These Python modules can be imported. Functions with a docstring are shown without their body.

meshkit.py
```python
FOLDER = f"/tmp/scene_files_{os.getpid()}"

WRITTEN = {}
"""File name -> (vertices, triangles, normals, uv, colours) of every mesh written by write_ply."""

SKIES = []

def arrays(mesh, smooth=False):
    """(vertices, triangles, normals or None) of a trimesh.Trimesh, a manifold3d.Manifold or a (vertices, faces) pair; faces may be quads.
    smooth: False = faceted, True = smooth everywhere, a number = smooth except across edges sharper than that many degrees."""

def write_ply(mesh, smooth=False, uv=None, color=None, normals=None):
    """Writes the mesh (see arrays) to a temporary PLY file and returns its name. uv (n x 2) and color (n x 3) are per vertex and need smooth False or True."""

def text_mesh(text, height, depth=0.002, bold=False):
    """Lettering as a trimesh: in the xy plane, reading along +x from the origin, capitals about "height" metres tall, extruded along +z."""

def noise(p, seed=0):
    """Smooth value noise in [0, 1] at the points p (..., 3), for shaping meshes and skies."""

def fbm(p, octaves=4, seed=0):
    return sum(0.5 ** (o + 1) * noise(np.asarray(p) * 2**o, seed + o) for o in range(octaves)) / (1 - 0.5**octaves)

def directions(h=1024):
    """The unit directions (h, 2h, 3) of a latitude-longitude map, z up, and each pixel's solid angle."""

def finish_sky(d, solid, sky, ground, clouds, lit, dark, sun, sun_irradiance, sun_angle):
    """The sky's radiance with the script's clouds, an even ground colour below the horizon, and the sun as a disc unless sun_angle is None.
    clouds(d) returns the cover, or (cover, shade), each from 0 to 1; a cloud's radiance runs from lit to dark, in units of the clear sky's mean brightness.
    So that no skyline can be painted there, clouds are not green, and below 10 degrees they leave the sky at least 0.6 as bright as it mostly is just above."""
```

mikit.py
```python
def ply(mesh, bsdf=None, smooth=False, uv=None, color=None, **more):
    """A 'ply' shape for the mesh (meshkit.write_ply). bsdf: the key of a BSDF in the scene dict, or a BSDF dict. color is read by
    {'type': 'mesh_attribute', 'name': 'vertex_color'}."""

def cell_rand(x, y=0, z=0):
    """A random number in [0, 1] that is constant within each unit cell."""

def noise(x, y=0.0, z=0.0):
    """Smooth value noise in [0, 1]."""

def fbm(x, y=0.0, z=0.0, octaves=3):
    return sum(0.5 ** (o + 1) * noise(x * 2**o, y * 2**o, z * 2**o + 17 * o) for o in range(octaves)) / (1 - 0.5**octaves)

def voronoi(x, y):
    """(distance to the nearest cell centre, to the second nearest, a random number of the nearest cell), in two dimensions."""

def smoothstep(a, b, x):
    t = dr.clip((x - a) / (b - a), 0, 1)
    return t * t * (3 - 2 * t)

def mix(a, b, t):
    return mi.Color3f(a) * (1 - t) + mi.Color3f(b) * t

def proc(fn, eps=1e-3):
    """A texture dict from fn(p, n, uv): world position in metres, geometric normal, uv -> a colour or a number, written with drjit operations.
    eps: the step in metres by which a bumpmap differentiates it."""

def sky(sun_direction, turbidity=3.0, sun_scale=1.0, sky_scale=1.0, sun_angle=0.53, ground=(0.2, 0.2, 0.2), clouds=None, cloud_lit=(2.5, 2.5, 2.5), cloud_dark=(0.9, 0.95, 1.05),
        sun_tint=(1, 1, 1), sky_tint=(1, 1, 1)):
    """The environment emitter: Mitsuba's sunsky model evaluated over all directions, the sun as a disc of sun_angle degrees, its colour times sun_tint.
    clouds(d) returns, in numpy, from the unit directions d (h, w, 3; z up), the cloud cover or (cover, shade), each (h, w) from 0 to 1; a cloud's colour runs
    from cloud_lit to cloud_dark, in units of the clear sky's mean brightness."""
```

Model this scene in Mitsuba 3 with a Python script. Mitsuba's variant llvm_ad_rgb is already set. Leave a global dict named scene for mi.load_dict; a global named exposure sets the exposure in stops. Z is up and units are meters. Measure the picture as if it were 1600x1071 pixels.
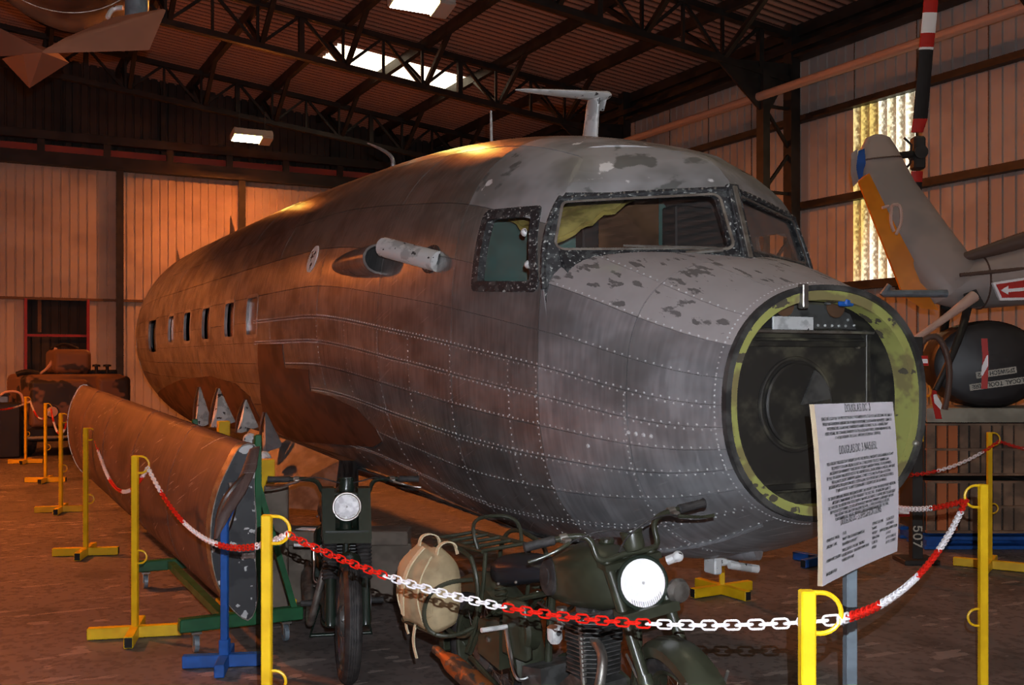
import math, numpy as np, trimesh, mitsuba as mi, drjit as dr, mikit, meshkit
import manifold3d as m3
from scipy.interpolate import PchipInterpolator
from shapely.geometry import Polygon

# ------------------------------------------------------------------ camera, lights, exposure
exposure = 0.0
scene, labels = {}, {}
T = mi.ScalarTransform4f
PHI = math.radians(27.51)
SN, CS = math.sin(PHI), math.cos(PHI)
F, HC = 1632.0, 1.72          # focal length in pixels, eye height in metres
scene['camera'] = {'type': 'perspective', 'fov': 2 * math.degrees(math.atan(800 / F)), 'fov_axis': 'x', 'near_clip': 0.05, 'far_clip': 200.0,
                   'principal_point_offset_x': 0.0, 'principal_point_offset_y': -31.5 / 1071,
                   'to_world': T().look_at(origin=[0, 0, HC], target=[SN, CS, HC], up=[0, 0, 1])}
# the camera's own flash, just above and beside the lens
FLASH = 60.0
scene['camera_flash'] = {'type': 'point', 'position': [0.05 * CS, -0.05 * SN, HC + 0.13], 'intensity': {'type': 'rgb', 'value': [FLASH * 0.93, FLASH * 1.0, FLASH * 1.10]}}
SODIUM = np.array([1.0, 0.225, 0.035])
LAMP_POWER = 420.0        # radiance of the lamps' glasses
SKYLIGHT = 5.0
rng = np.random.default_rng(7)


# ------------------------------------------------------------------ helpers
def at(px, py, d):
    """World point seen at a pixel of the photograph at depth d metres."""
    xc = (px - 800) / F * d
    return np.array([xc * CS + d * SN, d * CS - xc * SN, HC - (py - 567) / F * d])


def cam(xc, d, z=0.0):
    return np.array([xc * CS + d * SN, d * CS - xc * SN, z])


used = {}


def numbered(name):
    k = used.get(name, 0)
    used[name] = k + 1
    return name if k == 0 else f'{name}_{k:03d}'


def thing(name, label, cat, group=None, kind=None):
    key = numbered(name)
    labels[key] = {'label': label, 'category': cat}
    if group: labels[key]['group'] = group
    if kind: labels[key]['kind'] = kind
    return key


def struct(name):
    key = numbered(name)
    labels[key] = {'kind': 'structure'}
    return key


def put(key, mesh, mat, smooth=30, M=None, label=None, kind=None, proto=None, **kw):
    d = proto if proto is not None else mikit.ply(mesh, mat, smooth, **kw)
    if M is not None:
        d = {**d, 'to_world': T(np.asarray(M, float).tolist()) if not isinstance(M, T) else M}
    scene[key] = d
    if label or kind:
        labels[key] = {}
        if label: labels[key]['label'] = label
        if kind: labels[key]['kind'] = kind
    return key


def part(parent, name, mesh, mat, smooth=30, **kw):
    return put(numbered(f'{parent}__{name}'), mesh, mat, smooth, **kw)


def cat(*ms):
    return trimesh.util.concatenate([m for m in ms])


def tm(man):
    m = man.to_mesh()
    return trimesh.Trimesh(m.vert_properties[:, :3], m.tri_verts, process=False)


def man(mesh):
    v, f = np.asarray(mesh.vertices, np.float32), np.asarray(mesh.faces, np.uint32)
    return m3.Manifold(m3.Mesh(vert_properties=v, tri_verts=f))


def hull(pts):
    return trimesh.convex.convex_hull(np.asarray(pts, float))


def unit(v):
    v = np.asarray(v, float)
    return v / max(np.linalg.norm(v), 1e-12)


def frame_of(d, up=(0, 0, 1)):
    d = unit(d)
    up = np.asarray(up, float)
    if abs(d @ unit(up)) > 0.98: up = np.array([1.0, 0, 0]) if abs(d[0]) < 0.9 else np.array([0, 1.0, 0])
    a = unit(np.cross(up, d))
    return a, np.cross(d, a)


def box(c, size, bevel=0.0, rot=0.0):
    """Chamfered box centred at c, turned by rot degrees about z."""
    s = np.asarray(size, float) / 2
    b = min(bevel, 0.49 * 2 * s.min())
    if b <= 0:
        m = trimesh.creation.box(2 * s)
    else:
        p = []
        for sx in (-1, 1):
            for sy in (-1, 1):
                for sz in (-1, 1):
                    q = np.array([sx, sy, sz])
                    for k in range(3):
                        o = s - b
                        o = o.copy(); o[k] = s[k]
                        p.append(q * o)
        m = hull(p)
    if rot: m.apply_transform(trimesh.transformations.rotation_matrix(math.radians(rot), [0, 0, 1]))
    m.apply_translation(c)
    return m


def beam(p0, p1, w, h, up=(0, 0, 1), bevel=0.0):
    """A rectangular bar from p0 to p1, w across, h along 'up'."""
    p0, p1 = np.asarray(p0, float), np.asarray(p1, float)
    L = np.linalg.norm(p1 - p0)
    m = box([0, 0, 0], (w, h, L), bevel)
    d = unit(p1 - p0)
    a, b = frame_of(d, up)
    M = np.eye(4); M[:3, 0], M[:3, 1], M[:3, 2], M[:3, 3] = a, b, d, (p0 + p1) / 2
    m.apply_transform(M)
    return m


def grid(P, closed_u=False, flip=False):
    """Triangles for a grid of points P (nu, nv, 3)."""
    nu, nv = P.shape[:2]
    idx = np.arange(nu * nv).reshape(nu, nv)
    if closed_u: idx = np.vstack([idx, idx[:1]])
    a, b, c, d = idx[:-1, :-1].ravel(), idx[1:, :-1].ravel(), idx[1:, 1:].ravel(), idx[:-1, 1:].ravel()
    f = np.vstack([np.stack([a, b, c], 1), np.stack([a, c, d], 1)])
    return trimesh.Trimesh(P.reshape(-1, 3), f[:, ::-1] if flip else f, process=False)


def loft(rings, caps=True):
    """Closed loft through rings (n, k, 3), outward normals fixed by volume."""
    R = np.asarray(rings, float)
    n, k = R.shape[:2]
    idx = np.arange(n * k).reshape(n, k)
    nx = np.roll(idx, -1, axis=1)
    a, b, c, d = idx[:-1].ravel(), nx[:-1].ravel(), nx[1:].ravel(), idx[1:].ravel()
    f = [np.stack([a, b, c], 1), np.stack([a, c, d], 1)]
    v = R.reshape(-1, 3)
    if caps:
        v = np.vstack([v, R[0].mean(0), R[-1].mean(0)])
        i = np.arange(k)
        f.append(np.stack([np.full(k, n * k), (i + 1) % k, i], 1))
        f.append(np.stack([np.full(k, n * k + 1), (n - 1) * k + i, (n - 1) * k + (i + 1) % k], 1))
    m = trimesh.Trimesh(v, np.vstack(f), process=False)
    if caps and m.volume < 0: m.invert()
    return m


def spline(pts, n):
    p = np.asarray(pts, float)
    if len(p) < 3:
        return np.linspace(p[0], p[-1], max(n, 2))
    t = np.r_[0, np.cumsum(np.linalg.norm(np.diff(p, axis=0), axis=1))]
    q = np.linspace(0, t[-1], n)
    from scipy.interpolate import CubicSpline
    return CubicSpline(t, p, bc_type='natural')(q) if len(p) > 2 else p


def tube(pts, r, sides=8, n=None, closed=False):
    """Round tube along a smooth path; r may be one number or one per control point."""
    P = np.asarray(pts, float)
    r = np.atleast_1d(np.asarray(r, float))
    if n:
        t = np.linspace(0, 1, len(P))
        rr = np.interp(np.linspace(0, 1, n), np.linspace(0, 1, len(r)), r)
        P = spline(P, n)
    else:
        rr = np.interp(np.linspace(0, 1, len(P)), np.linspace(0, 1, len(r)), r)
    tan = np.gradient(P, axis=0)
    if closed:
        tan = np.roll(P, -1, 0) - np.roll(P, 1, 0)
    tan /= np.linalg.norm(tan, axis=1, keepdims=True) + 1e-12
    a, _ = frame_of(tan[0])
    rings, ang = [], np.arange(sides) * 2 * math.pi / sides
    for p, d, q in zip(P, tan, rr):
        a = unit(a - d * (a @ d))
        b = np.cross(d, a)
        rings.append(p + q * (np.cos(ang)[:, None] * a + np.sin(ang)[:, None] * b))
    if closed:
        m = loft(np.array(rings + rings[:1]), caps=False)
        return m
    return loft(np.array(rings))


def lathe(profile, c=(0, 0, 0), axis=(0, 0, 1), n=24, closed=True):
    """Profile of (radius, height) pairs turned about an axis through c."""
    pr = np.asarray(profile, float)
    d = unit(axis); a, b = frame_of(d)
    ang = np.arange(n) * 2 * math.pi / n
    rings = [np.asarray(c) + h * d + max(r, 1e-5) * (np.cos(ang)[:, None] * a + np.sin(ang)[:, None] * b) for r, h in pr]
    return loft(np.array(rings), caps=closed)


def cyl(p0, p1, r, n=16):
    p0, p1 = np.asarray(p0, float), np.asarray(p1, float)
    L = np.linalg.norm(p1 - p0)
    return lathe([(r, 0), (r, L)], p0, p1 - p0, n)


def ball(c, r, n=2):
    m = trimesh.creation.icosphere(n, 1.0)
    m.apply_scale(np.broadcast_to(r, 3)); m.apply_translation(c)
    return m


def torus(c, axis, R, r, n=24, k=8, a0=0.0, a1=360.0, ref=None):
    d = unit(axis); a, b = frame_of(d)
    if ref is not None:
        a = unit(np.asarray(ref, float) - d * (np.asarray(ref, float) @ d)); b = np.cross(d, a)
    full = abs(a1 - a0) >= 359.9
    t = np.radians(np.linspace(a0, a1, n, endpoint=not full))
    P = np.asarray(c) + R * (np.cos(t)[:, None] * a + np.sin(t)[:, None] * b)
    return tube(P, r, k, closed=full)


def prism(poly, o, u, v, depth):
    """Polygon (list of 2-D points) in the plane o + a u + b v, extruded by the vector depth."""
    m = trimesh.creation.extrude_polygon(Polygon(poly) if not isinstance(poly, Polygon) else poly, 1.0, engine='earcut')
    M = np.eye(4); M[:3, 0], M[:3, 1], M[:3, 2], M[:3, 3] = u, v, depth, o
    m.apply_transform(M)
    if m.volume < 0: m.invert()
    return m


# ------------------------------------------------------------------ materials
def mat(name, color, rough=0.5, metallic=0.0, bump=None, bump_scale=0.002, twosided=True, **kw):
    def tex(c):
        if callable(c): return mikit.proc(c)
        return {'type': 'rgb', 'value': list(c)} if isinstance(c, (tuple, list)) else c
    b = {'type': 'principled', 'base_color': tex(color), 'roughness': mikit.proc(rough) if callable(rough) else rough,
         'metallic': mikit.proc(metallic) if callable(metallic) else metallic, **kw}
    if bump is not None: b = {'type': 'bumpmap', 'arbitrary': mikit.proc(bump), 'scale': bump_scale, 'bsdf': b}
    if twosided: b = {'type': 'twosided', 'bsdf': b}
    scene[name] = b
    return name


fbm, noise, mix, sst = mikit.fbm, mikit.noise, mikit.mix, mikit.smoothstep


def mottled(a, b, scale=6.0, lo=0.35, hi=0.65, oct=4):
    def fn(p, n, uv):
        return mix(a, b, sst(lo, hi, fbm(p.x * scale, p.y * scale, p.z * scale, oct)))
    return fn


def alu(a, b, stain):
    def fn(p, n, uv):
        f = fbm(p.x * 5, p.y * 5, p.z * 5, 4)
        streak = fbm(p.x * 9, p.y * 55, p.z * 5 + p.y * 9, 2)
        c = mix(a, b, sst(0.25, 0.75, f * 0.7 + streak * 0.3))
        st = sst(0.52, 0.72, fbm(p.x * 2.2 + 9, p.y * 2.2, p.z * 3.1, 4))
        c = mix(c, stain, st * 0.55)
        scr = sst(0.78, 0.86, noise(p.y * 7 + p.z * 3, p.z * 160 + p.y * 60, 3.3)) * sst(0.5, 0.7, noise(p.y * 3, p.z * 3, 7.7))
        return mix(c, (0.62, 0.62, 0.63), scr * 0.35)
    return fn


def alu_rough(p, n, uv):
    return 0.19 + 0.24 * fbm(p.x * 4, p.y * 4, p.z * 6, 3)


mat('skin_metal_plain', alu((0.22, 0.215, 0.21), (0.39, 0.385, 0.38), (0.16, 0.135, 0.12)), alu_rough, 0.72)
mat('skin_metal_brown', alu((0.205, 0.19, 0.18), (0.355, 0.335, 0.325), (0.145, 0.11, 0.095)), alu_rough, 0.72)
mat('skin_metal_bright', alu((0.27, 0.275, 0.285), (0.47, 0.475, 0.49), (0.19, 0.185, 0.18)), alu_rough, 0.62)
mat('rivet_metal', (0.62, 0.62, 0.62), 0.4, 0.35)


def chipped(base, dark, pale, s=9.0, lo=0.56, hi=0.6, lo2=0.63, hi2=0.66):
    def fn(p, n, uv):
        f = fbm(p.x * s, p.y * s, p.z * s, 5)
        g = fbm(p.x * s * 2.3 + 31, p.y * s * 2.3, p.z * s * 2.3 + 5, 4)
        c = mix(base, dark, sst(lo, hi, f))
        return mix(c, pale, sst(lo2, hi2, g))
    return fn


def deck_col(p, n, uv):
    c = mix((0.36, 0.33, 0.325), (0.27, 0.245, 0.24), fbm(p.x * 6, p.y * 6, p.z * 6, 4))
    f = fbm(p.x * 30, p.y * 7, p.z * 20 + 2, 5)
    c = mix(c, (0.045, 0.042, 0.04), sst(0.62, 0.69, f) * 0.7)
    g = fbm(p.x * 3 + 4, p.y * 3, p.z * 3, 3)
    return mix(c, (0.42, 0.45, 0.30), sst(0.6, 0.75, g) * 0.4)


def brow_col(p, n, uv):
    c = mix((0.40, 0.405, 0.41), (0.22, 0.225, 0.215), sst(0.35, 0.68, fbm(p.x * 3.2, p.y * 3.2, p.z * 3.2, 4)))
    c = mix(c, (0.85, 0.86, 0.86), sst(0.66, 0.70, fbm(p.x * 6 + 3, p.y * 6 + 1, p.z * 6, 5)))
    return mix(c, (0.09, 0.10, 0.09), sst(0.64, 0.70, fbm(p.x * 5 + 13, p.y * 5 + 8, p.z * 5, 5)) * 0.7)


mat('deck_paint', deck_col, 0.62, 0.15)
mat('brow_paint', brow_col, 0.42, 0.35)
mat('roof_skin', alu((0.20, 0.20, 0.18), (0.31, 0.305, 0.28), (0.13, 0.13, 0.11)), alu_rough, 0.6)
mat('black_chipped', chipped((0.018, 0.019, 0.021), (0.05, 0.055, 0.055), (0.36, 0.38, 0.36), 34, 0.5, 0.62, 0.645, 0.70), 0.5)
mat('primer_brown', mottled((0.085, 0.045, 0.032), (0.045, 0.026, 0.02), 5), 0.55, 0.1)
mat('belly_dark', mottled((0.03, 0.03, 0.03), (0.085, 0.085, 0.08), 9), 0.55, 0.3)
mat('liner_metal', (0.16, 0.155, 0.15), 0.5, 0.5)
mat('primer_green', chipped((0.30, 0.31, 0.09), (0.20, 0.17, 0.07), (0.08, 0.07, 0.05), 7, 0.5, 0.62), 0.5)
mat('grimy_panel', mottled((0.022, 0.020, 0.017), (0.10, 0.092, 0.06), 5.5, 0.42, 0.72, 5), 0.55, 0.1)
mat('grimy_panel_dark', mottled((0.018, 0.017, 0.015), (0.06, 0.056, 0.04), 7, 0.4, 0.7, 5), 0.5, 0.1)
mat('pale_metal', chipped((0.60, 0.61, 0.60), (0.4, 0.41, 0.4), (0.06, 0.06, 0.06), 11, 0.5, 0.6, 0.68, 0.7), 0.45, 0.2)
mat('interior_teal', mottled((0.10, 0.20, 0.175), (0.07, 0.145, 0.125), 3), 0.6)
mat('interior_yellow', mottled((0.55, 0.45, 0.13), (0.28, 0.22, 0.06), 9), 0.7)
mat('interior_brown', mottled((0.15, 0.075, 0.035), (0.08, 0.04, 0.02), 4), 0.7)
mat('interior_dark', (0.03, 0.03, 0.028), 0.7)
scene['clear_pane'] = {'type': 'thindielectric'}
mat('white_patch', (0.75, 0.76, 0.75), 0.6)
mat('ink_black', (0.01, 0.01, 0.011), 0.6)

mat('cladding_pale', mottled((0.62, 0.56, 0.47), (0.50, 0.44, 0.37), 1.3), 0.55)
mat('cladding_brown', mottled((0.10, 0.08, 0.065), (0.07, 0.055, 0.045), 1.3), 0.7)
mat('cladding_cool', mottled((0.52, 0.54, 0.51), (0.42, 0.43, 0.41), 1.3), 0.55)
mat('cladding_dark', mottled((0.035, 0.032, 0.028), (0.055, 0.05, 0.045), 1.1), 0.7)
mat('cladding_joint', (0.16, 0.10, 0.06), 0.7)
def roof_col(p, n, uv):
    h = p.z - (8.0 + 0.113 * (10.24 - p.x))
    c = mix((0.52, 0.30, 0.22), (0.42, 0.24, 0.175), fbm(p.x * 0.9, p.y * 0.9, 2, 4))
    return mix(c, (0.075, 0.042, 0.034), sst(-0.016, 0.020, h))  # dark valleys painted in for the shading of the corrugation


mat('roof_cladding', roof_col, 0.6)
mat('frame_steel', mottled((0.016, 0.017, 0.016), (0.028, 0.028, 0.026), 3), 0.55)
mat('pipe_cream', (0.50, 0.38, 0.31), 0.5)
mat('red_frame', (0.35, 0.03, 0.03), 0.5)
mat('painted_leak_light', (0.40, 0.09, 0.07), 0.6)  # colour of light leaking above the doors, put into a material


def floor_col(p, n, uv):
    c = mix((0.10, 0.086, 0.08), (0.15, 0.127, 0.117), fbm(p.x * 1.3, p.y * 1.3, 0, 5))
    c = mix(c, (0.07, 0.062, 0.058), sst(0.56, 0.72, fbm(p.x * 2.1 + 7, p.y * 2.1, 3, 4)) * 0.7)
    speck = fbm(p.x * 26, p.y * 26, 1, 3)
    c = mix(c, c * 0.72, sst(0.5, 0.7, speck))
    return mix(c, (0.33, 0.28, 0.25), sst(0.70, 0.74, fbm(p.x * 5, p.y * 11, 9, 4)) * 0.45)


mat('floor_concrete', floor_col, 0.55)
mat('yellow_paint', mottled((0.80, 0.50, 0.008), (0.70, 0.42, 0.006), 8), 0.38)
mat('blue_paint', mottled((0.012, 0.09, 0.36), (0.01, 0.07, 0.28), 8), 0.4)
mat('green_paint', mottled((0.012, 0.10, 0.035), (0.008, 0.07, 0.025), 8), 0.4)
mat('tube_end_black', (0.008, 0.008, 0.008), 0.8)
mat('red_plastic', (0.62, 0.012, 0.006), 0.3)
mat('white_plastic', (0.86, 0.86, 0.88), 0.3)
mat('sign_white', mottled((0.50, 0.475, 0.50), (0.46, 0.43, 0.455), 3), 0.28)
mat('rib_flaking', chipped((0.02, 0.022, 0.026), (0.035, 0.037, 0.04), (0.45, 0.46, 0.46), 6, 0.5, 0.6, 0.60, 0.62), 0.5)
mat('sign_edge', (0.42, 0.33, 0.22), 0.7)
mat('galvanised_post', mottled((0.20, 0.25, 0.29), (0.16, 0.20, 0.23), 12), 0.4, 0.3)

mat('olive_paint', mottled((0.034, 0.038, 0.023), (0.024, 0.027, 0.016), 10), 0.3, 0.0, clearcoat=0.3)
mat('dark_green_paint', (0.008, 0.017, 0.011), 0.25, 0.0, clearcoat=0.5)
mat('black_rubber', mottled((0.016, 0.015, 0.015), (0.035, 0.032, 0.03), 20), 0.7)
mat('black_leather', (0.012, 0.013, 0.016), 0.35)
mat('engine_metal', mottled((0.13, 0.13, 0.125), (0.07, 0.07, 0.065), 18), 0.42, 0.6)
mat('chrome', (0.62, 0.62, 0.60), 0.18, 1.0)
mat('dull_steel', mottled((0.30, 0.29, 0.26), (0.20, 0.18, 0.16), 20), 0.4, 0.8)
mat('rusty_exhaust', chipped((0.06, 0.05, 0.04), (0.30, 0.09, 0.025), (0.12, 0.09, 0.07), 9, 0.5, 0.56), 0.5, 0.4)
mat('lamp_reflector', (0.95, 0.95, 0.96), 0.5)
mat('canvas_khaki', mottled((0.36, 0.28, 0.16), (0.28, 0.215, 0.12), 14), 0.85)
mat('canvas_strap', (0.50, 0.45, 0.29), 0.85)

mat('wing_brown', alu((0.062, 0.034, 0.028), (0.10, 0.055, 0.045), (0.036, 0.02, 0.016)), 0.6, 0.0)
mat('wood_plank', mottled((0.17, 0.135, 0.105), (0.11, 0.085, 0.065), 6), 0.8)
mat('paper_white', (0.75, 0.75, 0.78), 0.7)
mat('camo_brown', chipped((0.17, 0.09, 0.05), (0.025, 0.02, 0.018), (0.03, 0.025, 0.02), 0.9, 0.58, 0.60, 0.9, 0.95), 0.55)
mat('heli_grey', mottled((0.36, 0.29, 0.255), (0.27, 0.235, 0.215), 2.6), 0.5)
mat('heli_orange', mottled((0.72, 0.24, 0.012), (0.62, 0.19, 0.01), 4), 0.45)
mat('heli_brown', (0.10, 0.06, 0.045), 0.55)
mat('pink_paint', (0.62, 0.42, 0.34), 0.5)
mat('signal_red', (0.50, 0.02, 0.015), 0.45)
mat('tape_white', (0.95, 0.95, 0.95), 0.4)
mat('label_grey', (0.42, 0.41, 0.35), 0.6)
mat('tank_black', mottled((0.006, 0.006, 0.007), (0.012, 0.012, 0.012), 6), 0.45)
mat('slab_pale', mottled((0.35, 0.34, 0.27), (0.24, 0.23, 0.18), 5), 0.7)
mat('crate_wood', mottled((0.26, 0.16, 0.10), (0.14, 0.09, 0.06), 7), 0.8)
mat('crate_orange', (0.48, 0.14, 0.045), 0.7)
mat('hung_brown', mottled((0.30, 0.115, 0.065), (0.25, 0.095, 0.055), 2.5), 0.5)
mat('hung_dark', mottled((0.07, 0.045, 0.04), (0.05, 0.035, 0.03), 3), 0.25, 0.2)
mat('lamp_housing', (0.55, 0.52, 0.47), 0.5)
mat('lamp_glass', (0.9, 0.6, 0.3), 0.4)


# ------------------------------------------------------------------ the hangar
XW, YB, XR, XL, YF = 13.2, 26.4, -1.0, -15.2, -9.0     # right wall, back wall, ridge, left wall, wall behind the camera
TAN = 0.113


def chord_z(x):
    return 7.0 + TAN * (10.24 - (x if x > XR else 2 * XR - x))


def roof_z(x):
    return chord_z(x) + 1.0


def corrugated(o, u, v, n, width, height, pitch, depth, rib, n_v=1):
    """Box-ribbed sheet: ribs run along v, set back by depth against n."""
    pts, k = [], max(1, round(width / pitch))
    q = width / k
    for i in range(k):
        for a, d in ((0, 0), (q - rib, 0), (q - rib * 0.8, -depth), (q - rib * 0.2, -depth)):
            pts.append((i * q + a, d))
    pts.append((width, 0))
    pts = np.array(pts)
    base = np.asarray(o) + pts[:, :1] * np.asarray(u) + pts[:, 1:] * np.asarray(n)
    h = np.linspace(0, height, n_v + 1)
    P = base[None] + h[:, None, None] * np.asarray(v)[None, None]
    m = grid(P)
    if (m.face_normals @ np.asarray(n)).mean() < 0: m.invert()
    return m


fl = struct('floor')
N = 2
put(fl, box([(XW + XL) / 2, (YB + YF) / 2, -0.1], (XW - XL + 0.6, YB - YF + 1.6, 0.2)), 'floor_concrete', False)


def sheets(parent, start, end, step, make, mats, skip=()):
    k, a = 0, start
    while a < end - 1e-6:
        w = min(step, end - a)
        part(parent, 'cladding_sheet', make(a, w), mats[k % len(mats)], False)
        a += step; k += 1


# right wall: sheets of one metre, with an opening left for the translucent panel
wr = struct('wall_right')
PY0, PY1, PZ0, PZ1 = 11.6, 12.9, 3.0, 6.02
ys = [y for y in np.arange(-1.4, YB, 1.3)]
for y in ys:
    w = min(1.3, YB - y)
    if w < 0.1: continue
    if abs(y - PY0) < 0.02:
        part(wr, 'cladding_sheet', corrugated([XW, y, 0], [0, 1, 0], [0, 0, 1], [-1, 0, 0], w, PZ0, 0.217, 0.03, 0.045), 'cladding_cool', False)
        part(wr, 'cladding_sheet', corrugated([XW, y, PZ1], [0, 1, 0], [0, 0, 1], [-1, 0, 0], w, 7.75 - PZ1, 0.217, 0.03, 0.045), 'cladding_cool', False)
    else:
        part(wr, 'cladding_sheet', corrugated([XW, y, 0], [0, 1, 0], [0, 0, 1], [-1, 0, 0], w, 7.75, 0.217, 0.03, 0.045), 'cladding_cool', False)
    part(wr, 'joint_strip', box([XW - 0.001, y, 3.87], (0.012, 0.012, 7.7)), 'cladding_joint', False)
part(wr, 'cladding_sheet', corrugated([XW, YF, 0], [0, 1, 0], [0, 0, 1], [-1, 0, 0], -1.4 - YF, 7.75, 0.217, 0.03, 0.045), 'cladding_cool', False)


# translucent wall panel: daylight through dirty glass fibre, valley shading drawn into the glow
def fibre(p, n, uv):
    f = fbm(p.x * 4, p.y * 50, p.z * 22, 3) * 0.62 + 0.38 * (0.5 + 0.5 * dr.cos((p.y - 11.6) / 1.3 * 14 * math.pi))
    big = fbm(p.y * 3.5, p.z * 0.6, 4, 3)
    c = mix((0.8, 0.60, 0.17), (1.3, 1.25, 0.95), sst(0.4, 0.65, big))
    return mix(c * 0.10, c, sst(0.32, 0.78, f)) * 1.2


def wave_sheet(o, u, v, n, width, height, waves, amp, nu=10, nv=1):
    t = np.linspace(0, 1, waves * nu + 1)
    base = np.asarray(o) + (t * width)[:, None] * np.asarray(u) + (amp * np.cos(t * waves * 2 * math.pi))[:, None] * np.asarray(n)
    P = base[None] + np.linspace(0, height, nv + 1)[:, None, None] * np.asarray(v)[None, None]
    m = grid(P)
    if (m.face_normals @ np.asarray(n)).mean() < 0: m.invert()
    return m


def wave_uv(waves, nu=10):
    t = np.linspace(0, 1, waves * nu + 1)
    return np.array([[a, b] for b in (0, 1) for a in t])


w1 = struct('window_1')
mat('fibre_sheet', mottled((0.6, 0.52, 0.3), (0.4, 0.33, 0.16), 5), 0.5)
put(w1, wave_sheet([XW + 0.01, PY0, PZ0], [0, 1, 0], [0, 0, 1], [-1, 0, 0], PY1 - PY0, PZ1 - PZ0, 7, 0.035), 'fibre_sheet', True, uv=wave_uv(7),
    label='corrugated translucent yellowish panel in the right wall')
scene[w1]['emitter'] = {'type': 'area', 'radiance': mikit.proc(fibre)}
labels[w1]['kind'] = 'structure'

# girts, pipe and gutter along the right wall
for z, nm in ((6.0, 'upper'), (4.45, 'middle'), (2.95, 'lower')):
    t = thing('wall_girt', f'dark steel girt running along the pale right wall, {nm} one of three', 'girt', 'girts of the right wall')
    part(t, 'flange', box([XW - 0.08, 9.6, z], (0.16, 33.4, 0.03)), 'frame_steel', False)
    part(t, 'web', box([XW - 0.03, 9.6, z + 0.06], (0.02, 33.4, 0.15)), 'frame_steel', False)
t = thing('service_pipe', 'long cream pipe running along the right wall below the eaves', 'pipe')
put(t, cyl([12.15, -2, 6.33], [12.15, 25.5, 6.33], 0.075, 12), 'pipe_cream', 30)
t = thing('eaves_beam', 'dark steel eaves beam along the top of the right wall', 'beam')
part(t, 'beam_web', box([XW - 0.12, 9.0, 7.35], (0.05, 33.5, 0.5), 0.0), 'frame_steel', False)
part(t, 'bottom_flange', box([XW - 0.2, 9.0, 7.1], (0.3, 33.5, 0.05)), 'frame_steel', False)
part(t, 'gutter_edge', box([XW - 0.42, 9.0, 7.22], (0.03, 33.5, 0.1)), 'frame_steel', False)

# roof sheets, with one skylight in view and added unseen ones
ce = struct('ceiling')
SK = (6.85, 9.85, 20.9, 22.1)   # x0 x1 y0 y1 of the skylight in view


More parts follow.
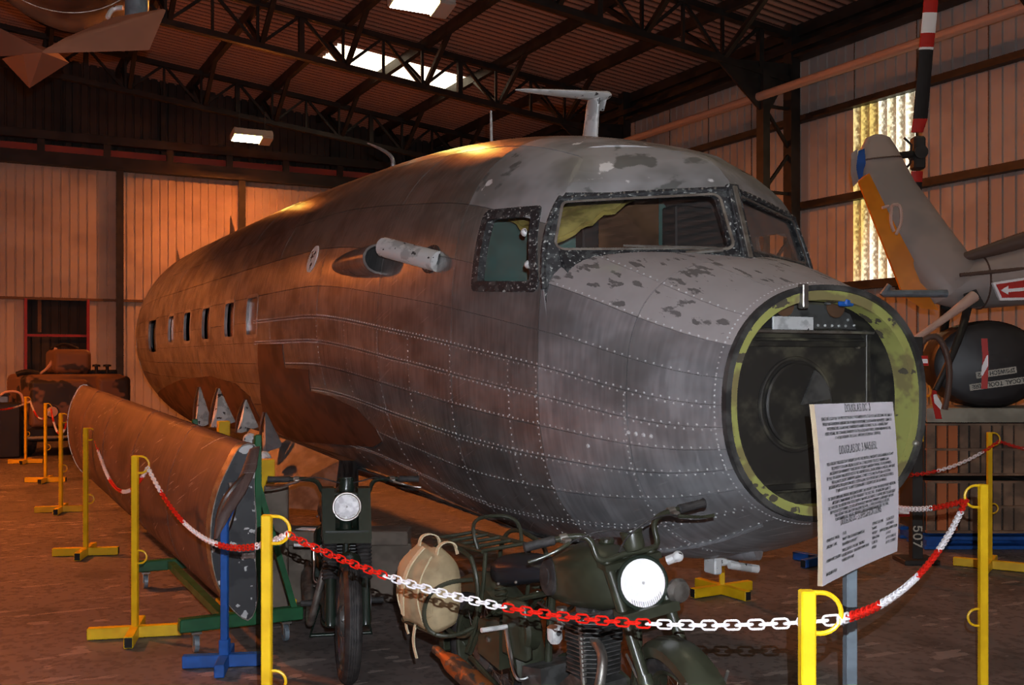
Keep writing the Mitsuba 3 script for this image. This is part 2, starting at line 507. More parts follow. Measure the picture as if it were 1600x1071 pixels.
def roof_sheet(y, w, x0, x1):
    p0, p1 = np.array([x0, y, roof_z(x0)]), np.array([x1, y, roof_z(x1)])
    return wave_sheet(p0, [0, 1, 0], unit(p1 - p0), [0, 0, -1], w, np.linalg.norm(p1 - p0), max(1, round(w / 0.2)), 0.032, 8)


EAVE = XW + 0.1
sky_spots = [SK, (6.85, 9.85, 6.2, 7.4), (6.85, 9.85, -4.0, -2.8)]  # first is in view, the rest are added for daylight
sky_spots2 = [(1.7, 4.1, 6.2, 7.4), (1.7, 4.1, -4.0, -2.8)]  # unseen skylights added to brighten the right wall
y = YF
while y < YB + 0.6:
    w = min(0.8 * 2, YB + 0.6 - y)
    ov = [k for k in sky_spots if not (y + w <= k[2] + 1e-3 or y >= k[3] - 1e-3)]
    y2 = y + w
    if not ov:
        for k in sky_spots:
            if y < k[2] - 1e-3 < y2 - 1e-3: y2 = k[2]
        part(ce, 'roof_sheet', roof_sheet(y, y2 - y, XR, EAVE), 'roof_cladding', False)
    else:
        k = ov[0]
        if y < k[2] - 1e-3:
            y2 = k[2]
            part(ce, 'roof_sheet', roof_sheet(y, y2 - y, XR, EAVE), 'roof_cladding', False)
        else:
            y2 = k[3]
            if any(abs(q_[2] - k[2]) < 0.01 for q_ in sky_spots2):
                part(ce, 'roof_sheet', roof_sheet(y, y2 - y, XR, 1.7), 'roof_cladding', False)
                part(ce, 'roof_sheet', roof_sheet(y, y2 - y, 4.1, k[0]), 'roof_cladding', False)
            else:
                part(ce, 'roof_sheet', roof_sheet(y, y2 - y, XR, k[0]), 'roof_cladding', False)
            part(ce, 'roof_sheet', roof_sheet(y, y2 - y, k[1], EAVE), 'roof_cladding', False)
    y = y2
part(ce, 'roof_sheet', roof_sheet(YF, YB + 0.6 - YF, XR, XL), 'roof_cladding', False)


def sky_em(p, n, uv):
    d = 0.5 + 0.5 * dr.cos((p.y - 20.9) / 1.2 * 14 * math.pi) * 0.8 + 0.25 * (fbm(p.x * 1.2, p.y * 9, 2, 3) - 0.5)
    return mix((0.05, 0.035, 0.015), (0.8, 0.68, 0.48), dr.clip(d, 0, 1)) * SKYLIGHT


def skylight(x0, x1, y0, y1, name):
    p0, p1 = np.array([x0, y0, roof_z(x0) + 0.02]), np.array([x1, y0, roof_z(x1) + 0.02])
    k = struct(name)
    put(k, wave_sheet(p0, [0, 1, 0], unit(p1 - p0), [0, 0, -1], y1 - y0, np.linalg.norm(p1 - p0), 7, 0.03), 'fibre_sheet', True, uv=wave_uv(7))
    scene[k]['emitter'] = {'type': 'area', 'radiance': mikit.proc(sky_em)}


for _k, _n in zip(sky_spots + sky_spots2, ['window_%d' % i for i in range(2, 7)]): skylight(*_k, _n)  # all after the first are added daylight sources out of view

# back wall: tall door leaves, dark header above
wb = struct('wall_back')
DX0, DX1, DZ = 1.17, 2.50, 3.2
LEAF = [-4.6, -1.7, 1.17, 2.5, 3.18, 6.05, 8.9, 11.2, XW]
for a, b in zip(LEAF[:-1], LEAF[1:]):
    z0 = DZ if a == DX0 else 0.0
    k = max(1, round((b - a) / 1.0)); q = (b - a) / k
    for i in range(k):
        if z0 < DZ:
            part(wb, 'cladding_sheet', corrugated([a + i * q, YB, z0], [1, 0, 0], [0, 0, 1], [0, -1, 0], q, DZ - z0 - 0.012, 0.2, 0.03, 0.045), 'cladding_pale', False)
        part(wb, 'cladding_sheet', corrugated([a + i * q, YB, DZ + 0.012], [1, 0, 0], [0, 0, 1], [0, -1, 0], q, 6.35 - DZ, 0.2, 0.03, 0.045), 'cladding_pale', False)
part(wb, 'cladding_sheet', corrugated([XL, YB, 0], [1, 0, 0], [0, 0, 1], [0, -1, 0], -4.6 - XL, 6.35, 0.2, 0.03, 0.045), 'cladding_pale', False)
part(wb, 'girt', box([5.6, YB - 0.03, DZ], (14.5, 0.05, 0.06)), 'cladding_joint', False)
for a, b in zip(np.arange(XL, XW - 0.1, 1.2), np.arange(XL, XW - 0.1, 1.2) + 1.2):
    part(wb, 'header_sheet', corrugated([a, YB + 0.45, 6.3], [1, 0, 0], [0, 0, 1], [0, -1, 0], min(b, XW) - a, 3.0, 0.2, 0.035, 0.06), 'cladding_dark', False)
for x in (-0.1, 3.18, 6.05, 8.9, 11.2):
    t = thing('wall_post', {-0.1: 'dark steel post on the back wall behind the camouflaged vehicle', 3.18: 'dark steel post on the back wall right of the small doorway',
              6.05: 'dark steel post on the back wall above the middle of the fuselage', 8.9: 'dark steel post of the back wall near the right corner', 11.2: 'dark steel post of the back wall nearest the right corner'}[x], 'post', 'posts of the back wall')
    part(t, 'web', box([x, YB - 0.12, 3.2], (0.06, 0.22, 6.3)), 'frame_steel', False)
    part(t, 'flange', box([x, YB - 0.24, 3.2], (0.17, 0.02, 6.3)), 'frame_steel', False)
for x in np.arange(-2.2, 12.5, 2.15):
    part(wb, 'header_post', box([x, YB + 0.3, 7.5], (0.13, 0.13, 1.9)), 'frame_steel', False)
part(wb, 'painted_leak_light', box([-1, YB + 0.2, 6.72], (28, 0.05, 0.16)), 'painted_leak_light', False)  # strip painted red for the light that leaks in over the doors
t = thing('door_rail', 'dark steel rail girder along the top of the back wall doors', 'rail')
part(t, 'web', box([-1, YB - 0.1, 6.43], (28.2, 0.06, 0.32)), 'frame_steel', False)
part(t, 'bottom_flange', box([-1, YB - 0.16, 6.28], (28.2, 0.26, 0.03)), 'frame_steel', False)
part(t, 'top_rail', box([-1, YB - 0.02, 6.98], (28.2, 0.2, 0.2)), 'frame_steel', False)
for x in np.arange(-2.8, 12.5, 1.43):
    part(t, 'hanger', box([x, YB - 0.05, 6.75], (0.16, 0.06, 0.36)), 'frame_steel', False)

dr1 = struct('door_1')
part(dr1, 'recess', corrugated([DX0 - 0.05, YB + 0.35, 0], [1, 0, 0], [0, 0, 1], [0, -1, 0], DX1 - DX0 + 0.1, 3.3, 0.2, 0.03, 0.05), 'cladding_dark', False)
for x in (DX0, DX1):
    part(dr1, 'jamb', box([x, YB - 0.02, DZ / 2], (0.06, 0.12, DZ)), 'red_frame', False)
part(dr1, 'rail', box([(DX0 + DX1) / 2, YB + 0.02, 2.35], (DX1 - DX0, 0.05, 0.06)), 'red_frame', False)
part(dr1, 'rail', box([(DX0 + DX1) / 2, YB + 0.12, 1.3], (DX1 - DX0, 0.05, 0.05)), 'frame_steel', False)
part(dr1, 'stile', box([DX0 + 0.3, YB + 0.15, 2.8], (0.08, 0.04, 0.75)), 'cladding_joint', False)

wl = struct('wall_left')
put(wl, corrugated([XL, YF, 0], [0, 1, 0], [0, 0, 1], [1, 0, 0], YB - YF, 7.75, 0.22, 0.03, 0.045), 'cladding_brown', False)
wf = struct('wall_front')
put(wf, corrugated([XL, YF, 0], [1, 0, 0], [0, 0, 1], [0, 1, 0], XW - XL, 9.3, 0.22, 0.03, 0.045), 'cladding_pale', False)

# roof frames: lattice rafters on lattice columns
FRAMES = [24.7, 19.4, 14.1, 8.8, 3.5]
FL = ['farthest, by the back wall', 'third from the camera in view, beyond the skylight', 'one carrying the nearest glowing lamp', 'near one mostly above the picture', 'one above the camera']
PUR = [13.0, 11.4, 9.8, 8.15, 6.5, 4.85, 3.2, 1.55, -0.1]
for y, fl_ in zip(FRAMES, FL):
    t = thing('roof_truss', f'dark steel lattice roof truss with column, {fl_}', 'roof truss', 'roof trusses')
    for dz, nm in ((0.0, 'bottom_chord'), (0.78, 'top_chord')):
        part(t, nm, beam([12.9, y, chord_z(12.9) + dz], [XR, y, chord_z(XR) + dz], 0.14, 0.11), 'frame_steel', False)
        part(t, nm, beam([XR, y, chord_z(XR) + dz], [XL + 0.3, y, chord_z(XL + 0.3) + dz], 0.14, 0.11), 'frame_steel', False)
    part(t, 'column_outer', box([XW - 0.28, y, 3.85], (0.2, 0.2, 7.7)), 'frame_steel', False)
    part(t, 'column_inner', box([12.27, y, 3.4], (0.15, 0.18, 6.8)), 'frame_steel', False)
    for i, z in enumerate(np.arange(0.2, 6.6, 0.75)):
        a, b = (12.27, 12.9) if i % 2 == 0 else (12.9, 12.27)
        part(t, 'column_lacing', beam([a, y, z], [b, y, z + 0.75], 0.05, 0.05), 'frame_steel', False)
        if i % 2 == 0: part(t, 'column_lacing', beam([12.27, y, z], [12.9, y, z], 0.05, 0.05), 'frame_steel', False)
    part(t, 'knee_plate', hull([[12.2, y - 0.02, 6.1], [12.2, y + 0.02, 6.1], [11.2, y - 0.02, chord_z(11.2)], [11.2, y + 0.02, chord_z(11.2)], [12.95, y - 0.02, 7.0], [12.95, y + 0.02, 7.0], [12.4, y - 0.02, 6.1], [12.4, y + 0.02, 6.1]]), 'frame_steel', False)
    xs = np.arange(12.2, -1.0, -0.825)
    for i, x in enumerate(xs):
        w_ = 0.1 if i % 4 == 0 else 0.05
        part(t, 'vertical', beam([x, y, chord_z(x)], [x, y, chord_z(x) + 0.78], w_, w_, up=(0, 1, 0)), 'frame_steel', False)
        if i + 1 < len(xs):
            x2 = xs[i + 1]
            lo, hi = ((x, x2) if i % 2 else (x2, x))
            part(t, 'diagonal', beam([lo, y, chord_z(lo)], [hi, y, chord_z(hi) + 0.78], 0.055, 0.055, up=(0, 1, 0)), 'frame_steel', False)
ORD = ['first', 'second', 'third', 'fourth', 'fifth', 'sixth', 'seventh', 'eighth', 'ninth']
for i, x in enumerate(PUR):
    t = thing('roof_purlin', f'dark steel purlin under the roof sheets, {ORD[i]} from the right eaves', 'purlin', 'roof purlins')
    part(t, 'bar', beam([x, YB + 0.3, chord_z(x) + 0.88], [x, YF, chord_z(x) + 0.88], 0.11, 0.20), 'frame_steel', False)
    if x < 12.5:
        for y in FRAMES:
            for s in (-1, 1):
                part(t, 'brace', beam([x, y, chord_z(x) + 0.04], [x, y + s * 1.25, chord_z(x) + 0.86], 0.085, 0.085), 'frame_steel', False)

# high-bay sodium lamps, tipped a little towards the hall's front
LAMPS = [(5.87, 14.1, 'glowing orange sodium lamp under the roof, nearest the skylight'), (5.87, 24.4, 'glowing orange sodium lamp before the dark header of the back wall'),
         (-4.2, 14.1, 'sodium lamp outside the picture on the left'), (-5.5, 24.4, 'sodium lamp at the far left of the hangar')]
GLOW = [1.4, 0.9, 5.2, 0.7]
for (x, y, lab), glow in zip(LAMPS, GLOW):
    t = thing('sodium_lamp', lab, 'lamp', 'sodium lamps')
    z = 6.9
    Mt = trimesh.transformations.rotation_matrix(math.radians(-14), [1, 0, 0], [x, y, z])

    def tilted(m):
        m.apply_transform(Mt); return m
    part(t, 'housing', tilted(cat(box([x, y, z + 0.12], (0.92, 0.44, 0.16), 0.02), box([x + 0.33, y, z + 0.02], (0.26, 0.40, 0.05), 0.01))), 'lamp_housing', False)
    part(t, 'glass', tilted(box([x - 0.12, y, z + 0.03], (0.62, 0.36, 0.016))), 'lamp_glass', False)
    scene[f'{t}__glass']['emitter'] = {'type': 'area', 'radiance': {'type': 'rgb', 'value': (LAMP_POWER * glow * SODIUM).tolist()}}
    for dx in (-0.3, 0.3):
        part(t, 'bracket', beam([x + dx, y, z + 0.2], [x + dx, y, chord_z(x) + 0.1], 0.03, 0.03), 'frame_steel', False)


# ------------------------------------------------------------------ the airliner's fuselage
XC = 3.5


def pch(*kv):
    a = np.array(kv, float)
    return PchipInterpolator(a[:, 0], a[:, 1], extrapolate=True)


f_w = pch((3.4, .55), (3.58, .605), (3.9, .735), (4.3, .865), (4.64, .945), (5.1, 1.02), (5.6, 1.08), (6.5, 1.14), (7.5, 1.18), (9, 1.2), (13, 1.2), (15, 1.2), (16.5, 1.16), (18, 1.05), (20, .74), (22, .35), (23, .25))
f_zm = pch((3.4, 1.535), (3.58, 1.535), (4.6, 1.70), (6, 1.9), (8, 2.08), (14, 2.1), (18, 2.12), (22, 2.5), (23, 2.6))
f_zb = pch((3.4, 1.06), (3.58, 1.0), (4.0, .80), (4.35, .71), (5.4, .66), (7, .64), (13, .64), (15, .66), (17, .76), (19, 1.02), (22, 1.8), (23, 2.1))
f_zB = pch((4.0, 2.45), (4.15, 2.58), (4.28, 2.69), (4.49, 2.81), (4.78, 2.92), (5.19, 3.04), (5.56, 3.12), (6.4, 3.26), (7.34, 3.36), (9, 3.44), (10, 3.47), (13, 3.50), (16.8, 3.51), (19, 3.40), (22, 3.05), (23, 2.95))
f_zA = pch((3.4, 2.02), (3.58, 2.07), (3.8, 2.145), (4.15, 2.25), (4.7, 2.34), (5.4, 2.4))
f_n = pch((3.4, 2.25), (3.58, 2.25), (4.6, 2.75), (5.2, 2.9), (6.2, 2.4), (7.3, 2.1), (9, 2.02), (23, 2.0))


f_nA = pch((3.4, 2.25), (3.58, 2.25), (4.0, 2.6), (4.4, 3.5), (4.75, 4.6), (5.4, 5))


def skin_pt(s, t, top='B'):
    """Skin at station s, t degrees round from the keel (0) over the near side (90) to the crown (180); negative t is the far side."""
    s, t = np.broadcast_arrays(np.asarray(s, float), np.asarray(t, float))
    zt = f_zB(s) if top == 'B' else f_zA(s)
    nn_ = f_n(s) if top == 'B' else np.where(np.abs(t) > 90, f_nA(s), f_n(s))
    a = np.radians(np.abs(t))
    sn, cs = np.abs(np.sin(a)), np.abs(np.cos(a))
    zm, w = f_zm(s), f_w(s)
    low = np.abs(t) <= 90
    h = np.where(low, zm - f_zb(s), zt - zm)
    r = ((sn / w) ** nn_ + (cs / h) ** nn_) ** (-1 / nn_)
    return np.stack([XC - r * np.sin(np.radians(t)), s, zm + np.where(low, -1, 1) * r * cs], -1)


def skin_n(s, t, top='B'):
    h = 0.15
    t = np.asarray(t, float)
    ds = skin_pt(np.asarray(s) + 0.01, t, top) - skin_pt(np.asarray(s) - 0.01, t, top)
    dt = skin_pt(s, t + h, top) - skin_pt(s, t - h, top)
    n = np.cross(dt, ds)
    n /= np.linalg.norm(n, axis=-1, keepdims=True) + 1e-12
    c = np.stack([np.full(np.shape(s), XC), np.asarray(s, float), f_zm(s)], -1)
    flip = ((skin_pt(s, t, top) - c) * n).sum(-1) < 0
    return np.where(flip[..., None], -n, n)


def patch(s0, s1, t0, t1, lo, hi, top='B', ds=0.13, dt=3.2):
    ns, nt = max(2, math.ceil((s1 - s0) / ds)), max(2, math.ceil(abs(t1 - t0) / dt))
    S, Tt = np.meshgrid(np.linspace(s0, s1, ns + 1), np.linspace(t0, t1, nt + 1), indexing='ij')
    Tt = np.where(np.abs(Tt) < 0.03, np.sign(t0 + t1) * 0.03, Tt)
    Tt = np.clip(Tt, -179.97, 179.97)
    P, Nn = skin_pt(S, Tt, top), skin_n(S, Tt, top)
    A, B = P + Nn * lo, P + Nn * hi
    n, k = ns + 1, nt + 1
    idx = np.arange(n * k).reshape(n, k)
    a, b, c, d = idx[:-1, :-1].ravel(), idx[1:, :-1].ravel(), idx[1:, 1:].ravel(), idx[:-1, 1:].ravel()
    f = np.vstack([np.stack([a, b, c], 1), np.stack([a, c, d], 1)])
    ring = np.r_[idx[:, 0], idx[-1, 1:], idx[-2::-1, -1], idx[0, -2:0:-1]]
    r2 = np.roll(ring, -1); o = n * k
    side = np.vstack([np.stack([ring, r2, r2 + o], 1), np.stack([ring, r2 + o, ring + o], 1)])
    # the grid's face (a, b, c) against the side's winding: outer faces as they are on the second sheet
    fa, fb = f, f[:, ::-1] + o
    m = trimesh.Trimesh(np.vstack([A.reshape(-1, 3), B.reshape(-1, 3)]), np.vstack([fa[:, ::-1], fb[:, ::-1], side]), process=False)
    if m.volume < 0: m.invert()
    return m


# the windscreen's two raked planes, curling back into the brow above the panes
VZ = np.array([-0.5, 2.60, 2.66, 2.73, 2.80, 2.90, 4.5])
VS = [0.307, 0.6, 1.0, 1.25, 1.7, 0.02]
VG = np.r_[0.307 * (-0.5 - 2.269), 0, 0, 0, 0, 0, 0]
for _i in range(6): VG[_i + 1] = VG[_i] + VS[_i] * (VZ[_i + 1] - VZ[_i])


def v_y(x, z):
    return 4.150 + 0.55 * np.abs(x - XC) + np.interp(z, VZ, VG)


def v_slab(sg, x1, z0, z1, d0, d1):
    """The layer between d0 and d1 behind one windscreen plane, from z0 to z1 (d0 None: everything before it)."""
    zs = [z0] + [z for z in VZ if z0 < z < z1] + [z1]
    out = None
    for a, b in zip(zs[:-1], zs[1:]):
        p = []
        for x in (XC, XC + sg * x1):
            for z in (a, b):
                p += [[x, v_y(x, z) + d1, z], [x, -3.0 if d0 is None else v_y(x, z) + d0, z]]
        m = man(hull(p))
        out = m if out is None else out + m
    return out


FRONT = v_slab(-1, 2.2, -0.5, 4.5, None, 0.0) + v_slab(1, 2.2, -0.5, 4.5, None, 0.0)


def side_prism(poly_yz, x0=1.5, x1=XC):
    return man(prism(poly_yz, [x0, 0, 0], [0, 1, 0], [0, 0, 1], [x1 - x0, 0, 0]))


def rounded(poly, r):
    p = Polygon(poly)
    return p.buffer(-r).buffer(2 * r).buffer(-r) if r > 0 else p


def rpoly(poly, r):
    return Polygon(poly).buffer(-r, join_style=1).buffer(r, join_style=1, quad_segs=4)


SIDE_WIN = [(4.685, 2.125), (5.17, 2.155), (5.17, 2.52), (4.80, 2.50)]
WIN_S = [9.57, 10.5, 11.65, 12.75, 13.85]
windows = [rpoly([(s - 0.20, 1.965), (s + 0.20, 1.965), (s + 0.20, 2.325), (s - 0.20, 2.325)], 0.05) for s in WIN_S]
big_window = rpoly([(15.05, 1.86), (15.8, 1.86), (15.8, 2.33), (15.05, 2.33)], 0.06)
cut_side = side_prism(rpoly(SIDE_WIN, 0.03))
cut_side_far = man(prism(rpoly(SIDE_WIN, 0.03), [XC, 0, 0], [0, 1, 0], [0, 0, 1], [2, 0, 0]))
cut_wins = [side_prism(w) for w in windows] + [side_prism(big_window)]
cut_all = cut_side + cut_side_far
for c in cut_wins: cut_all = cut_all + c

fus = thing('fuselage', 'bare metal airliner fuselage without wings or nose cone, filling the middle of the hall', 'aircraft fuselage')


def place_skin(name, m, matn, s0, s1, t0, t1, top):
    """Cut a skin solid by the windows and the windscreen's planes, then add it."""
    s = man(m)
    near_glass = s0 < 5.6 and max(abs(t0), abs(t1)) > 95
    if near_glass:
        s = (s ^ FRONT) if top == 'A' else (s - FRONT)
    if s1 > 4.6 and s0 < 16 and 60 < max(abs(t0), abs(t1)) and min(abs(t0), abs(t1)) < 125:
        s = s - cut_all
    if s.is_empty() or s.volume() < 1e-7: return
    for piece in s.decompose():
        if piece.volume() > 2e-7: part(fus, name, tm(piece), matn, 25)


SCUT = [3.585, 4.05, 4.62, 5.42, 6.42, 7.6, 8.9, 10.3, 12.2, 14.0, 16, 18, 20, 22.4]
TCUT = [0, 28, 42, 53, 63, 72, 81, 90, 101, 115, 130, 152, 180]
prng = np.random.default_rng(3)
MET = ['skin_metal_plain', 'skin_metal_brown', 'skin_metal_plain', 'skin_metal_plain']
g_s, g_t = 0.0022, 0.11
for side in (1, -1):
    tc = TCUT if side == 1 else [0, 42, 72, 90, 130, 152, 180]
    for i in range(len(SCUT) - 1):
        for j in range(len(tc) - 1):
            s0, s1, t0, t1 = SCUT[i], SCUT[i + 1], tc[j], tc[j + 1]
            hi = 0.005 + 0.0025 * prng.random()
            for top in ('A', 'B'):
                a, b = s0, s1
                if t0 >= 90:
                    if top == 'A':
                        if s0 > 4.7: continue
                        b = min(b, 5.0)
                    else:
                        if s1 <= 4.06: continue
                        a = max(a, 4.02)
                elif top == 'A':
                    continue
                if t0 >= 115 and top == 'A': mt = 'deck_paint'
                elif t0 >= 130 and s0 < 5.0: mt = 'brow_paint'
                elif t0 >= 115 and s0 < 8.5: mt = 'roof_skin'
                elif t1 <= 28 and 4.5 < s0 < 9: mt = 'belly_dark'
                else: mt = MET[prng.integers(0, 4)] if s0 > 4.5 else 'skin_metal_bright'
                place_skin('skin_panel', patch(a + g_s, b - g_s, side * (t0 + (g_t if t0 > 0 else 0)), side * (t1 - (g_t if t1 < 180 else 0)), 0.0, hi, top), mt, a, b, t0, t1, top)
# what lies under the panels' joints
for side in (1, -1):
    for s0, s1 in ((3.585, 9.0), (9.0, 22.4)):
        place_skin('inner_skin', patch(s0, s1, side * 0.3, side * 90, -0.02, -0.002, 'B', 0.2, 4), 'liner_metal', s0, s1, 0, 90, 'B')
    place_skin('inner_skin', patch(3.585, 5.0, side * 90, side * 179.7, -0.02, -0.002, 'A', 0.12, 4), 'liner_metal', 3.585, 5.0, 90, 180, 'A')
    place_skin('inner_skin', patch(4.02, 9.0, side * 90, side * 179.7, -0.02, -0.002, 'B', 0.12, 4), 'liner_metal', 4.02, 9, 90, 180, 'B')
    place_skin('inner_skin', patch(9.0, 22.4, side * 90, side * 179.7, -0.02, -0.002, 'B', 0.2, 4), 'liner_metal', 9, 22.4, 90, 180, 'B')

# rivet rows: small domes along the seams, too many to pick apart
rv = []
dome = lathe([(0.0055, 0), (0.0046, 0.0024), (0.0016, 0.0036)], n=6)


def rivets(S, Tt, top='B', scale=1.0):
    P, Nn = skin_pt(S, Tt, top), skin_n(S, Tt, top)
    for p, n in zip(P, Nn):
        if top == 'A' and p[1] > v_y(p[0], p[2]) - 0.03: continue
        if top == 'B' and abs(p[0] - XC) > 0 and p[2] > f_zm(p[1]) + 0.05 and p[1] < v_y(p[0], p[2]) + 0.03: continue
        if p[0] < XC and 4.6 < p[1] < 5.25 and 2.08 < p[2] < 2.58: continue
        a, b = frame_of(n)
        v = dome.vertices * scale
        rv.append((p + n * 0.0055 + v[:, :1] * a + v[:, 1:2] * b + v[:, 2:] * n, dome.faces))


for t in TCUT[1:9]:
    S = np.arange(3.62, 9.5 if t < 95 else 3.7, 0.042)
    w = np.degrees(0.011 / np.maximum(f_w(S), .5))
    rivets(S, t + w)
    if t in (63, 90, 42, 81): rivets(S + 0.02, t - w)
for t in (101, 115, 130):
    rivets(np.arange(3.62, 4.75, 0.042), np.full(27, t + 0.7), 'A')
for s in SCUT[1:7] + [4.85, 5.95, 7.0]:
    Tt = np.arange(20, 90, 1.9)
    rivets(np.full(len(Tt), s + 0.016), Tt)
Tt = np.arange(8, 176, 2.2)
rivets(np.full(len(Tt), 3.62), np.where(Tt < 90, Tt, 90)[Tt < 90][np.r_[0:(Tt < 90).sum(), [-1] * (len(Tt) - (Tt < 90).sum())]])
Tt = Tt[Tt > 92]
rivets(np.full(len(Tt), 3.62), Tt, 'A')
rivets(np.array([3.93, 3.97, 4.01, 4.05, 4.3]), np.array([76, 76, 76, 76, 69.0]), 'B', 2.0)
V = np.vstack([v for v, _ in rv]); nv = len(dome.vertices)
Fc = np.vstack([f + i * nv for i, (_, f) in enumerate(rv)])
part(fus, 'rivet_rows', trimesh.Trimesh(V, Fc, process=False), 'rivet_metal', False, kind='stuff')

# windscreen: black frame plates, centre post, panes
Bsolid_rings = []
ang = np.r_[np.linspace(0.3, 179.7, 60), np.linspace(-179.7, -0.3, 60)]
for s in np.linspace(4.02, 6.2, 24):
    Bsolid_rings.append(skin_pt(np.full(len(ang), s), ang, 'B'))
B_SOLID = man(loft(np.array(Bsolid_rings)))
for sg, nm in ((-1, 'near'), (1, 'far')):
    slab = v_slab(sg, 1.4, 2.02, 2.60, -0.004, 0.03)
    brow = v_slab(sg, 1.4, 2.60, 3.2, -0.006, 0.03) ^ B_SOLID
    part(fus, 'brow_plate', tm(brow), 'brow_paint', 50)
    hole = rpoly([(sg * 0.055, 2.305), (sg * 0.075, 2.585), (sg * 0.775, 2.545), (sg * 0.845, 2.305)], 0.03)
    hole_m = man(prism(hole, [XC, 2, 0], [1, 0, 0], [0, 0, 1], [0, 5, 0]))
    plate = (slab ^ B_SOLID) - hole_m
    part(fus, 'windscreen_frame', tm(plate), 'black_chipped', 25)
    # thin bright bead round the glass
    bead = hole.buffer(0.012).difference(hole)
    bm = man(prism(bead, [XC, 2, 0], [1, 0, 0], [0, 0, 1], [0, 5, 0])) ^ v_slab(sg, 1.4, 2.02, 3.2, -0.010, 0.0)
    part(fus, 'glass_bead', tm(bm), 'dull_steel', 25)
    q = np.array(hole.buffer(0.01).exterior.coords)[:-1]
    ctr = np.array([q[:, 0].mean(), q[:, 1].mean()])
    P = np.array([[XC + a, v_y(XC + a, z) + 0.015, z] for a, z in np.vstack([q, ctr])])
    k = len(q)
    part(fus, 'windscreen_pane', trimesh.Trimesh(P, [[i, (i + 1) % k, k] for i in range(k)], process=False), 'clear_pane', False)
zz = np.array([2.22, 2.64])
part(fus, 'centre_post', beam([XC, v_y(XC, zz[0]) - 0.012, zz[0]], [XC, v_y(XC, zz[1]) - 0.012, zz[1]], 0.075, 0.03, up=(0, -1, 0), bevel=0.006), 'black_chipped', 25)
part(fus, 'centre_post_cap', beam([XC, v_y(XC, 2.25) - 0.03, 2.25], [XC, v_y(XC, 2.63) - 0.03, 2.63], 0.03, 0.012, up=(0, -1, 0), bevel=0.003), 'dull_steel', 25)
# brow strip with its row of screws above the panes, sealant strip below
for sg in (-1, 1):
    pts = []
    for a in np.linspace(0.03, 0.80, 14):
        x = XC + sg * a
        z = 2.615 - 0.05 * (a / 0.8) ** 1.5
        pts.append([x, v_y(x, z) - 0.012, z])
    part(fus, 'brow_strip', tube(pts, 0.014, 6), 'black_chipped', 40)
    for p in pts[1:-1]:
        put(numbered(f'{fus}__brow_strip{"" if sg < 0 else "_001"}__screw'), ball(np.array(p) + [0, -0.012, 0.004], 0.007, 1), 'dull_steel', 40)
    # sealant: from the frame's foot down onto the deck
    rows = []
    for a in np.linspace(0.0, 0.83, 16):
        x = XC + sg * a
        zt = 2.30
        s_ = v_y(x, zt)
        lo = 2.20 - 0.16 * max(0, (a - 0.35) / 0.55) ** 1.6
        rows.append([[x, v_y(x, zt) - 0.006, zt], [x, v_y(x, lo) - 0.035 - 0.05 * a, lo + 0.03], [x, v_y(x, lo) - 0.04 - 0.06 * a, lo - 0.03], [x, v_y(x, lo) + 0.05, lo - 0.03], [x, v_y(x, zt) + 0.03, zt]])
    part(fus, 'sealant_strip', loft(np.array(rows)), 'black_chipped', 25)

# black corner posts where the windscreen meets the cockpit's sides
from scipy.optimize import brentq
for sg in (-1, 1):
    pts = []
    for t in np.linspace(113, 138, 14):
        fun = lambda s: float(s - v_y(skin_pt(s, -sg * t)[0], skin_pt(s, -sg * t)[2]))
        try: s_ = brentq(fun, 4.25, 5.4)
        except ValueError: continue
        pts.append(skin_pt(s_, -sg * t) + skin_n(np.array(s_), np.array(-sg * t)) * 0.002)
    part(fus, 'corner_post', tube(pts, 0.017, 8), 'black_chipped', 40)

# side cockpit window: black frame, pane, knobs
ring = Polygon(SIDE_WIN).buffer(0.045, join_style=1).difference(rpoly(SIDE_WIN, 0.03).buffer(-0.012))
fr = man(patch(4.4, 5.5, 88, 150, -0.03, 0.013, 'B', 0.06, 2)) ^ side_prism(ring)
part(fus, 'side_window_frame', tm(fr - FRONT), 'black_chipped', 25)
pane = man(patch(4.4, 5.5, 88, 150, -0.012, -0.008, 'B', 0.06, 2)) ^ side_prism(Polygon(SIDE_WIN).buffer(0.005))
part(fus, 'side_window_pane', tm(pane - FRONT), 'clear_pane', False)
for s, z in ((4.80, 2.40), (4.77, 2.23)):
    x = XC - float(f_w(s)) + 0.03
    part(fus, 'window_knob', lathe([(0.022, 0), (0.022, 0.008), (0.012, 0.02), (0.002, 0.022)], [x + 0.02, s, z], [-1, 0, 0], 14), 'pale_metal', 40)

# cockpit inside
part(fus, 'cockpit_bulkhead', prism([(-0.9, 1.2), (0.9, 1.2), (0.93, 2.4), (0.6, 2.85), (0.0, 2.98), (-0.6, 2.85), (-0.93, 2.4)], [XC, 5.75, 0], [1, 0, 0], [0, 0, 1], [0, 0.04, 0]), 'interior_teal', False)
part(fus, 'cockpit_door', box([XC + 0.32, 5.71, 2.0], (0.50, 0.03, 1.7), 0.008), 'interior_brown', False)
part(fus, 'cockpit_panel', cat(box([XC - 0.02, 5.65, 2.15], (0.12, 0.10, 1.2), 0.01), box([XC + 0.80, 5.62, 2.2], (0.42, 0.16, 1.1), 0.01)), 'interior_dark', False)
part(fus, 'cockpit_floor', box([XC, 5.0, 1.25], (1.3, 1.5, 0.03)), 'interior_dark', False)
part(fus, 'instrument_panel', box([XC, 4.62, 2.03], (1.35, 0.06, 0.32), 0.01), 'interior_dark', False)
r_ = np.random.default_rng(5)
U, W_ = np.meshgrid(np.linspace(0, 1, 26), np.linspace(0, 1, 14), indexing='ij')
lump = meshkit.fbm(np.stack([U * 7, W_ * 5, U * 0], -1), 3) * 0.10
